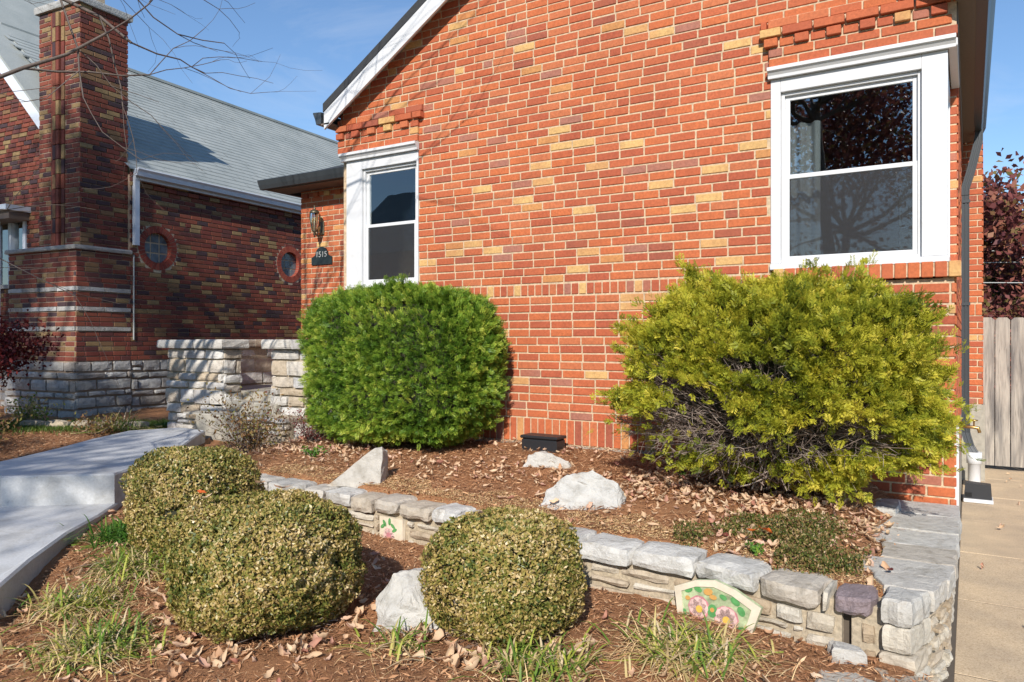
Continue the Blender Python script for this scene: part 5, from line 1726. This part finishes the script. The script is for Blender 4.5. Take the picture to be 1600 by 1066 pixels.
# leafy low plants
def lowplant(label, x, y, r, h, n, mat, ls=.03, name='garden_plant', stems=30, z=None, cat='plant'):
    z = gz(x, y) if z is None else z
    t = empty(name, (0, 0, 0)); tag(t, label, cat)
    e_ = np.stack([x + rng.normal(size=stems) * r * .55, y + rng.normal(size=stems) * r * .55, z + h * rng.uniform(.45, 1.05, stems)], 1)
    s_ = np.stack([x + rng.normal(size=stems) * r * .12, y + rng.normal(size=stems) * r * .12, np.full(stems, z - .01)], 1)
    ts = np.linspace(0, 1, 6)[None, :, None]
    T = s_[:, None, :] * (1 - ts) + e_[:, None, :] * ts + rng.normal(size=(stems, 6, 3)) * r * .05
    T[:, 0] = s_
    Vt, Ft = tubes3(T, .004, .0015); mkq('stems', Vt, M['twig'], t, F=Ft)
    pk = rng.integers(0, stems, n); f = rng.uniform(.25, 1.05, n)[:, None]
    C = s_[pk] * (1 - f) + e_[pk] * f + rng.normal(size=(n, 3)) * r * .13
    C[:, 2] = np.maximum(C[:, 2], z + .01)
    A_, B_ = frames(n); mkq('leaves', leafquads(C, A_, B_, ls * rng.uniform(.6, 1.2, n), ls * .5 * rng.uniform(.7, 1.2, n), .2), mat, t)
    return t
lowplant('twiggy shrub with brown and olive leaves at the right of the porch steps', -5.40, -1.02, .40, .52, 1300, M['brownbush'], .036, 'twiggy_shrub', 70, cat='shrub')
lowplant('small dark twiggy shrub in front of the flat stacked porch stones', -5.05, -.62, .30, .34, 500, M['darkleaf'], .03, 'twiggy_shrub', 50, cat='shrub')
lowplant('green leafy perennial at the far left under the red maple', -9.6, -1.75, .42, .46, 2000, M['grassgreen'], .07)
lowplant('brown and green shrub between the lawn strip and the walkway at the left edge', -8.7, -2.0, .55, .42, 3200, M['brownbush'], .05, 'low_shrub', 60, cat='shrub')
lowplant('olive low shrub at the left edge in front of the chimney base', -8.1, -2.5, .45, .30, 2200, M['brownbush'], .05, 'low_shrub', 40, cat='shrub')
lowplant('yellow and brown perennial against the grey stone base', -9.75, -.75, .26, .34, 600, M['grass'], .05)
lowplant('dry leafy plant at the foot of the iris like tuft', -8.25, -.75, .28, .22, 600, M['brownbush'], .04)
lowplant('small green weed beside the large white rock', -1.62, -.62, .05, .05, 40, M['grassgreen'], .035, 'weed', 6)
lowplant('small green weed under the clipped yew near the porch wall', -4.55, -1.08, .10, .10, 160, M['grassgreen'], .03, 'weed', 10)
lowplant('light green weed within the mossy ground cover', -.86, -1.78, .05, .07, 90, M['grassgreen'], .03, 'weed', 8)
# edging stones of the far bed
for k in range(5):
    x = -9.7 + k * .33; y = -.88 + k * .12
    o = stone('edging_stone', ((x, y), unit(np.array([1, .36])).tolist(), unit(np.array([.36, -1])).tolist()), 0, .31, -.10, .05, gz(x, y) - .02, gz(x, y) + .10, M['mortar3'], None, rnd=.02, jit=.01)
    tag(o, 'brown edging block bordering the bed before the chimney', 'edging stone', 'edging blocks before the chimney')

# ================================================================== TREES
def grow(p, d, length, rad, depth, out, rnd, spread=.6, kids=(2, 3), upb=.1, segn=4, shr=.72, minr=.002, bend=.16):
    pts = [p.copy()]; rads = [rad]; q = p.copy(); dd = d.copy(); r = rad
    for i in range(segn):
        dd = (dd + Vector((rnd.gauss(0, bend), rnd.gauss(0, bend), rnd.gauss(0, bend) + upb * .3))).normalized()
        q = q + dd * length / segn; r = rad * (1 - .38 * (i + 1) / segn)
        pts.append(q.copy()); rads.append(r)
    out.append((pts, rads, depth))
    if depth <= 0 or r < minr: return
    for k in range(rnd.randint(*kids)):
        j = rnd.randint(2, segn) if k else segn
        ax = Vector((rnd.gauss(0, 1), rnd.gauss(0, 1), rnd.gauss(0, 1))).normalized()
        nd = (dd + ax * spread + Vector((0, 0, upb))).normalized()
        grow(pts[j].copy(), nd, length * shr * rnd.uniform(.75, 1.15), rads[j] * .70, depth - 1, out, rnd, spread, kids, upb, segn, shr, minr, bend)
def treemesh(name, segs, mat, parent, lo=-1, hi=99, sides=5):
    m = MB()
    for (pts, rads, dpt) in segs:
        if lo <= dpt <= hi: m.tube(pts, rads, sides if rads[0] > .015 else 3, caps=False)
    return m.build(name, mat, parent, True)
def crown(parent, segs, maxd, per, ls, mat, spreadr=.25, name='crown', seed=0):
    tips = np.array([tuple(p) for (pts, r, d) in segs if d <= maxd for p in pts[1:]])
    C = np.repeat(tips, per, 0); C = C + rng.normal(size=C.shape) * spreadr
    A_, B_ = frames(len(C))
    return mkq(name, leafquads(C, A_, B_, ls * rng.uniform(.6, 1.3, len(C)), ls * .62 * rng.uniform(.7, 1.2, len(C)), .2), mat, parent)

# bare tree to the left of the camera, its branches reach into the picture
bt = empty('bare_tree', (0, 0, 0)); tag(bt, 'bare winter branches reaching into the picture at the top left', 'tree')
rb = random.Random(4); segs = []
tp = Vector((-6.9, -4.5, 0))
grow(tp, Vector((.05, .05, 1)), 3.8, .13, 0, segs, rb, segn=5, bend=.05)
top = segs[0][0][-1]
for (dx, dy, dz, ln) in ((.95, .65, .22, 1.4), (1.0, .9, .38, 1.6), (1.1, .30, .35, 1.4), (1.2, .6, .55, 1.9), (.9, 1.2, .55, 1.6), (1.1, .15, .5, 1.6), (-.6, .5, .8, 1.3), (.2, .2, 1.2, 1.3), (-.5, -.6, .8, 1.2), (.1, 1.0, .55, 1.5), (.85, .8, .75, 1.2), (-.4, .95, .7, 1.3), (.9, .40, .75, 2.3), (1.0, .62, .62, 2.5)):
    grow(top.copy() - Vector((0, 0, rb.uniform(0, .5))), Vector((dx, dy, dz)).normalized(), ln, .038, 5, segs, rb, spread=.62, kids=(2, 3), upb=.10, shr=.74, minr=.0022)
treemesh('trunk', segs[:1], M['bark'], bt, sides=9)
treemesh('branches', segs[1:], M['bark'], bt)
# two half-leafed street trees behind the camera: they dapple the walkway, the porch and the neighbour's wall
def shade_tree(label, x, y, h, limb, n, seed, per, zs=(.1, 1.0), depth=4):
    t = empty('shade_tree', (0, 0, 0)); tag(t, label, 'tree')
    sg_ = []; rb = random.Random(seed)
    grow(Vector((x, y, 0)), Vector((0, 0, 1)), h, .17, 0, sg_, rb, segn=5, bend=.03); top = sg_[0][0][-1]
    for k in range(n):
        a_ = k * 2.4
        grow(top.copy() - Vector((0, 0, rb.uniform(0, limb * .6))), Vector((math.cos(a_), math.sin(a_), rb.uniform(*zs))).normalized(), limb, .06, depth, sg_, rb, spread=.6, upb=.06, shr=.74)
    treemesh('trunk', sg_[:1], M['bark'], t, sides=9); treemesh('branches', sg_[1:], M['bark'], t)
    crown(t, sg_[1:], 2, per, .12, M['redtree'], .22)
shade_tree('red street tree behind the camera that dapples the walkway', -2.6, -13.2, 7.0, 1.15, 9, 12, 3, (-.1, .8), 3)
shade_tree('taller red street tree behind the camera that shades the neighbour', -6.0, -13.6, 10.3, 1.45, 12, 11, 5, (-.2, 1.2))
# dark red japanese maple at the left edge
jm = empty('red_maple', (0, 0, 0)); tag(jm, 'dark red maple at the left edge in front of the dark brick house', 'tree')
segs = []; rb = random.Random(23)
grow(Vector((-9.9, -1.25, .40)), Vector((.0, -.05, 1)), .5, .04, 0, segs, rb, segn=3); top = segs[0][0][-1]
for k in range(8):
    a = k * .785 + .3
    grow(top.copy(), Vector((math.cos(a), math.sin(a), .55)).normalized(), .38, .02, 3, segs, rb, spread=.6, upb=.05, shr=.74)
treemesh('trunk', segs[:1], M['bark'], jm); treemesh('branches', segs[1:], M['bark'], jm)
crown(jm, segs[1:], 2, 16, .05, M['maple'], .09)

# trees beyond the fence
def bgtree(label, x, y, h, r, mat, seed, per=7, ls=.12, zb=.0):
    t = empty('garden_tree', (0, 0, 0)); tag(t, label, 'tree')
    sg_ = []; rb = random.Random(seed)
    grow(Vector((x, y, zb)), Vector((0, 0, 1)), h * .35, .12, 0, sg_, rb, segn=4, bend=.05); top = sg_[0][0][-1]
    for k in range(9):
        a = k * .7 + seed
        grow(top.copy() - Vector((0, 0, rb.uniform(0, h * .25))), Vector((math.cos(a), math.sin(a), rb.uniform(.25, 1.0))).normalized(), r * .42, .05, 3, sg_, rb, spread=.6, upb=.08, shr=.74)
    treemesh('trunk', sg_[:1], M['bark'], t); treemesh('branches', sg_[1:], M['bark'], t)
    crown(t, sg_[1:], 2, per, ls, mat, .22)
    return t
bgtree('purple red tree beyond the fence at the right edge', 1.0, 13.5, 5.0, 4.2, M['redtree'], 5, 36, .15)
bgtree('tall orange red tree further right beyond the fence', 3.4, 17.5, 7.0, 5.0, M['redtree'], 8, 26, .17)
bgtree('green and russet tree low behind the fence', 1.2, 19.5, 4.4, 4.6, M['greentree'], 15, 30, .17)
bgtree('dark purple shrub like tree right behind the fence boards', 1.1, 8.6, 2.6, 2.3, M['redtree'], 31, 30, .10)
# overhead wires at the right
for i, (z_, lab) in enumerate(((3.28, 'topmost of the three thin wires at the right edge'), (3.02, 'middle of the three thin wires at the right edge'), (2.62, 'lowest of the three thin wires at the right edge'))):
    pts = []
    for k in range(13):
        t_ = k / 12; pts.append((-1.5 + 14 * t_, 11.6 - .5 * i, z_ - .5 * (1 - (2 * t_ - 1) ** 2) * .4 + .06 * t_ * (2 - i)))
    o = MB().tube(pts, .009, 5).build('overhead_wire', M['wire']); tag(o, lab, 'wire')

# =============================== ACROSS THE STREET (mirrored in the panes)
rt = empty('street_tree', (0, 0, 0)); tag(rt, 'red leaved street tree behind the camera mirrored in the large window', 'tree')
sg_ = []; rb = random.Random(77)
grow(Vector((-3.9, -22, 0)), Vector((0, 0, 1)), 5.2, .2, 0, sg_, rb, segn=5, bend=.04); top = sg_[0][0][-1]
for k in range(10):
    a = k * .63; grow(top.copy(), Vector((math.cos(a), math.sin(a), rb.uniform(-.25, 1.5))).normalized(), 2.3, .09, 4, sg_, rb, spread=.65, upb=.05, shr=.76)
treemesh('trunk', sg_[:1], M['bark'], rt); treemesh('branches', sg_[1:], M['bark'], rt)
crown(rt, sg_[1:], 4, 5, .22, M['redtree'], .5)
oh = empty('brick_house'); tag(oh, 'brick house across the street mirrored in the narrow window', 'house')
MB().box(-24, -13, -26, -19, 0, 5.2).build('walls', M['brick'], oh)
m = MB(); m.prism([(-24.4, -18.6, 5.2), (-24.4, -26.4, 5.2), (-24.4, -22.5, 8.6)], (11.8, 0, 0)); m.build('roof', M['shingle'], oh)
for k in range(3):
    fx = -22.5 + k * 3.4
    f_ = MB().box(fx - .1, fx + 1.6, -18.99, -18.9, 1.1, 3.2).build('window', M['white'], oh)
    MB().box(fx, fx + 1.5, -18.89, -18.86, 1.2, 3.1).build('pane', M['glassblock'], f_)
for i, (x_, y_, h_) in enumerate(((2.5, -24, 6), (-32, -24, 7), (9, -26, 7))):
    t = bgtree(('green tree across the street right of the red one', 'green tree across the street beyond the brick house', 'farthest right green tree across the street')[i], x_, y_, h_, 4.6, M['greentree'], 40 + i, 3, .3)

# ================================================================ LITTER
# shredded mulch: strips lying on the beds
def mulch(n, x0, x1, y0, y1, mat, l0, l1, w, name, label, mask=None, lift=.012, dens=None):
    x = rng.uniform(x0, x1, n); y = rng.uniform(y0, y1, n)
    k = np.ones(n, bool)
    if mask is not None: k = mask(x, y)
    x, y = x[k], y[k]; n = len(x)
    C = np.c_[x, y, ground_z(x, y) + rng.random(n) * lift + .004]
    az = rng.normal(size=n) * .9 + .4 + rng.integers(0, 2, n) * 1.6
    A_ = unit(np.c_[np.cos(az), np.sin(az), rng.normal(size=n) * .25]); B_ = unit(np.cross(A_, np.c_[rng.normal(size=(n, 2)) * .4, np.ones(n)]))
    V = leafquads(C, A_, B_, rng.uniform(l0, l1, n), rng.uniform(.5, 1.3, n) * w)
    o = mkq(name, V, mat); tag(o, label, name.replace('_', ' '), kind='stuff'); return o
def in_bed(x, y):
    s = y - rwy_v(x); wall = (s > -.02) & (s < .13) & (x > -6.2)
    walk = (x < -5.0 - (y + 2.45) * .95) & (y > -2.5)
    walk2 = (x < -5.08 + (-2.44 - y) * .98) & (y <= -2.5)
    rightcap = (x > -.30) & (y > -2.2)
    return ~wall & ~walk & ~walk2 & ~rightcap & (x < -.1)
mulch(150000, -6.2, -.12, -4.3, .02, M['chips'], .012, .05, .0035, 'shredded_mulch', 'brown shredded mulch covering both beds', in_bed)
mulch(26000, -9.8, -6.5, -3.8, -.3, M['chips'], .02, .06, .006, 'shredded_mulch', 'shaded mulch left of the walkway', lambda x, y: (x < -7.5 + (y + .5) * -.55))
mulch(20000, -6.2, -.12, -4.3, .02, M['chips'], .025, .06, .010, 'bark_chips', 'coarser bark chips mixed in the mulch', in_bed, lift=.016)
def near_cap(x, y):
    s = y - rwy_v(x); return (s > .14) & (s < .26 + .13 * (1 + .6 * np.sin(x * 7) + .3 * np.sin(x * 19))) & (x < -.30) & (x > -4.6)
mulch(90000, -4.6, -.30, -2.15, -1.3, M['straw'], .005, .016, .006, 'pale_grit', 'pale grit and straw washed up behind the cap stones', near_cap, lift=.006)

# dry fallen leaves: curled ovals
def leaf_mesh(seed, L_=.07, W_=.032, curl=.5, cup=.4, lobes=0):
    r = random.Random(seed); V = []; F = []; K = 6
    tws = r.uniform(-1.6, 1.6)
    for i in range(K + 1):
        t = i / K; w = W_ * math.sin(math.pi * min(.97, max(.04, t)) ** .85) * .5 * r.uniform(.72, 1.15)
        if lobes: w *= 1 + .5 * math.sin(t * math.pi * lobes)
        a = (t - .5) * curl * 2.2
        x = L_ * (math.sin(a) / (curl * 2.2)) if curl > .05 else L_ * (t - .5)
        zc = L_ * (1 - math.cos(a)) / (curl * 2.2) if curl > .05 else 0
        tw = (t - .5) * tws; jy = r.uniform(-.004, .004)
        for s_ in (-1, 0, 1):
            yy = s_ * w; zz = zc + (abs(s_) * w * cup)
            V.append((x, yy * math.cos(tw) + jy, zz + yy * math.sin(tw) + r.uniform(-.001, .001)))
    for i in range(K):
        for s_ in range(2):
            b = i * 3 + s_; F.append((b, b + 3, b + 4, b + 1))
    return V, F
LEAVES = []
for k in range(16):
    V, F = leaf_mesh(k, random.uniform(.05, .09), random.uniform(.018, .036), random.choice([.5, .8, 1.1, 1.4]), random.uniform(.5, 1.7))
    me = bpy.data.meshes.new('dry_leaf'); me.from_pydata(V, [], F); me.materials.append(M['dryleaf'])
    me.polygons.foreach_set('use_smooth', [True] * len(F)); me.update(); LEAVES.append((me, np.array(V), np.array(F)))
def drop(x, y, label, group, z=None, me=None, name='dry_leaf', sc=1, tilt=.6):
    o = bpy.data.objects.new(name, me or random.choice(LEAVES)[0]); COL.objects.link(o)
    zz = (gz(x, y) if z is None else z) + .008 + random.uniform(0, .012)
    o.location = (x, y, zz); o.rotation_euler = (random.gauss(0, tilt), random.gauss(0, tilt), random.uniform(0, 6.28))
    s_ = random.uniform(.75, 1.15) * sc; o.scale = (s_, s_, s_)
    tag(o, label, 'fallen leaf', group); return o
def inb(x, y): return bool(in_bed(np.array([x]), np.array([y]))[0])
cnt = 0
def scatter(n, fn, label, group):
    k = 0; tries = 0
    while k < n and tries < n * 40:
        tries += 1
        x, y = fn()
        if not inb(x, y): continue
        drop(x, y, label, group, sc=1.2 if 'boxwood' in label else 1); k += 1
U = random.uniform; G = random.gauss
# along the feet of the boxwoods
def ringp(cx, cy, r0, r1, a0, a1):
    def f():
        a = R(U(a0, a1)); r = U(r0, r1); return cx + r * math.cos(a), cy + r * math.sin(a)
    return f
scatter(70, ringp(-2.80, -3.05, .37, .50, 190, 400), 'curled pale dry leaf at the foot of the largest boxwood', 'dry leaves round the largest boxwood')
scatter(62, ringp(-1.77, -2.60, .29, .44, 180, 365), 'curled pale dry leaf at the foot of the central boxwood', 'dry leaves round the central boxwood')
scatter(22, lambda: (U(-1.45, -.35), U(-3.0, -2.25)), 'dry leaf on the lower mulch near the wall corner', 'dry leaves near the wall corner')
scatter(22, lambda: (U(-3.6, -2.0), U(-3.6, -2.1)), 'dry leaf on the lower mulch at the left', 'dry leaves on the lower mulch')
scatter(34, lambda: (U(-4.5, -1.2), U(-1.75, -.45)), 'pale dry leaf scattered on the upper mulch bed', 'dry leaves on the upper mulch bed')
scatter(64, lambda: (U(-1.6, -.4), U(-1.35, -.75)), 'dry leaf in the litter under the shaggy yellow green yew', 'dry leaves under the shaggy yew')
scatter(34, lambda: (U(-1.35, -.40), U(-1.98, -1.2)), 'dry leaf lying on the mossy ground cover', 'dry leaves on the ground cover')
for k in range(12): drop(U(.0, 1.2), U(-3.4, 4.5) if k > 3 else U(4.0, 4.7), 'dry leaf lying on the concrete side path', 'dry leaves on the side path', z=.004)
# finer leaf litter piled against wall, porch and under yews, too dense to count
def litter(n, fn, label):
    Vs = []; Fs = []; b = 0
    for k in range(n):
        for _ in range(12):
            x, y = fn()
            if inb(x, y): break
        me, V, F = random.choice(LEAVES)
        Rm = np.array(Euler((G(0, .45), G(0, .45), U(0, 6.28))).to_matrix()) * U(.55, 1.05)
        Vs.append(V @ Rm.T + np.array([x, y, gz(x, y) + .006 + U(0, .02)])); Fs.append(F + b); b += len(V)
    o = mkq('leaf_litter', np.concatenate(Vs), M['dryleaf'], F=np.concatenate(Fs), smooth=True); tag(o, label, 'leaf litter', kind='stuff')
litter(420, lambda: (U(-6.0, -4.3) + G(0, .1), -.75 + G(0, .28)), 'drift of dry leaves at the porch and around the twiggy shrub')
litter(420, lambda: (U(-5.2, -1.7), -.95 + G(0, .16) if U(0, 1) < .7 else -.2 + G(0, .08)), 'dry leaves drifted under the clipped yew and along the brick wall')
litter(520, lambda: (U(-1.9, -.36), -.95 + G(0, .25)), 'dry leaves drifted under the shaggy yew')
litter(260, lambda: (U(-5.0, -2.2), U(-3.9, -2.1)), 'loose dry leaves spread over the lower bed')
litter(120, lambda: (U(-4.6, -.5), U(-1.8, -.4)), 'loose dry leaves spread over the upper bed')
litter(150, lambda: (-.85 + G(0, .26), -1.55 + G(0, .24)), 'loose pale leaves caught in the mossy ground cover')
scatter(0, None, '', '') if False else None
for k in range(26):
    drop(U(-.02, .5) if k % 2 else U(0, 1.3), U(-3.0, 4.6), 'small dry leaf blown onto the concrete side path', 'small leaves on the side path', z=.002, sc=.6)
# single conspicuous leaves
def special(mat, L_, W_, curl, lobes, seed):
    V, F = leaf_mesh(seed, L_, W_, curl, .3, lobes); me = bpy.data.meshes.new('leaf'); me.from_pydata(V, [], F); me.materials.append(mat); me.update(); return me
o1 = special(M['orangeleaf'], .12, .09, .3, 3, 3)
def one(x, y, z, me, lab, nm, rot=None):
    o = bpy.data.objects.new(nm, me); COL.objects.link(o); o.location = (x, y, z); o.rotation_euler = rot or (U(-.4, .4), U(-.4, .4), U(0, 6)); tag(o, lab, 'fallen leaf'); return o
oc = [special(M['orangeleaf'], L_, W_, c_, lb, k_) for (L_, W_, c_, lb, k_) in ((.085, .055, 1.0, 2, 3), (.06, .045, 1.3, 0, 11), (.07, .04, .8, 3, 12))]
for k, (dx, dy, lab) in enumerate(((0, 0, 'crumpled bright orange leaf on top of the mossy ground cover'), (.055, .01, 'orange leaf just right of the crumpled bright one on the ground cover'), (.02, .05, 'small orange leaf behind the crumpled bright one on the ground cover'))):
    one(-.88 + dx, -1.74 + dy, gz(-.88, -1.74) + .10, oc[k], lab, 'orange_leaf', (U(-.6, .6), U(-.6, .2), .6 + k * 1.3))
one(-3.04, -3.22, gz(-3, -3.2) + .60, special(M['orangeleaf'], .05, .025, .3, 0, 4), 'small orange leaf caught on top of the largest boxwood', 'orange_leaf', (.3, .2, .4))
pale = special(M['dryleaf'], .075, .03, .6, 0, 6)
for (x, y, z, lab) in ((-2.95, -3.27, .60, 'pale curled leaf on the left shoulder of the largest boxwood'), (-2.75, -3.13, .655, 'pale curled leaf on the crown of the largest boxwood'), (-2.62, -3.12, .645, 'pale twisted leaf right of the crown leaf on the largest boxwood'), (-1.83, -2.70, .53, 'pale curled leaf on top of the central boxwood')):
    one(x, y, gz(x, y) + z, pale, lab, 'dry_leaf')
for (x, y, lab) in ((-1.18, -2.52, 'dark red leaf on the mulch right of the central boxwood'), (-1.05, -1.62, 'dark red leaf at the edge of the ground cover'), (-.30, -1.75, 'dark red leaf lying on the side cap stones')):
    one(x, y, (gz(x, y) if x < -.4 else .475) + .012, special(M['darkleaf'], .06, .035, .3, 0, 8), lab, 'dark_leaf', (0, .1, U(0, 6)))
for o in list(bpy.data.objects):
    if o.type == 'EMPTY' and not o.children and o.parent is None: bpy.data.objects.remove(o)
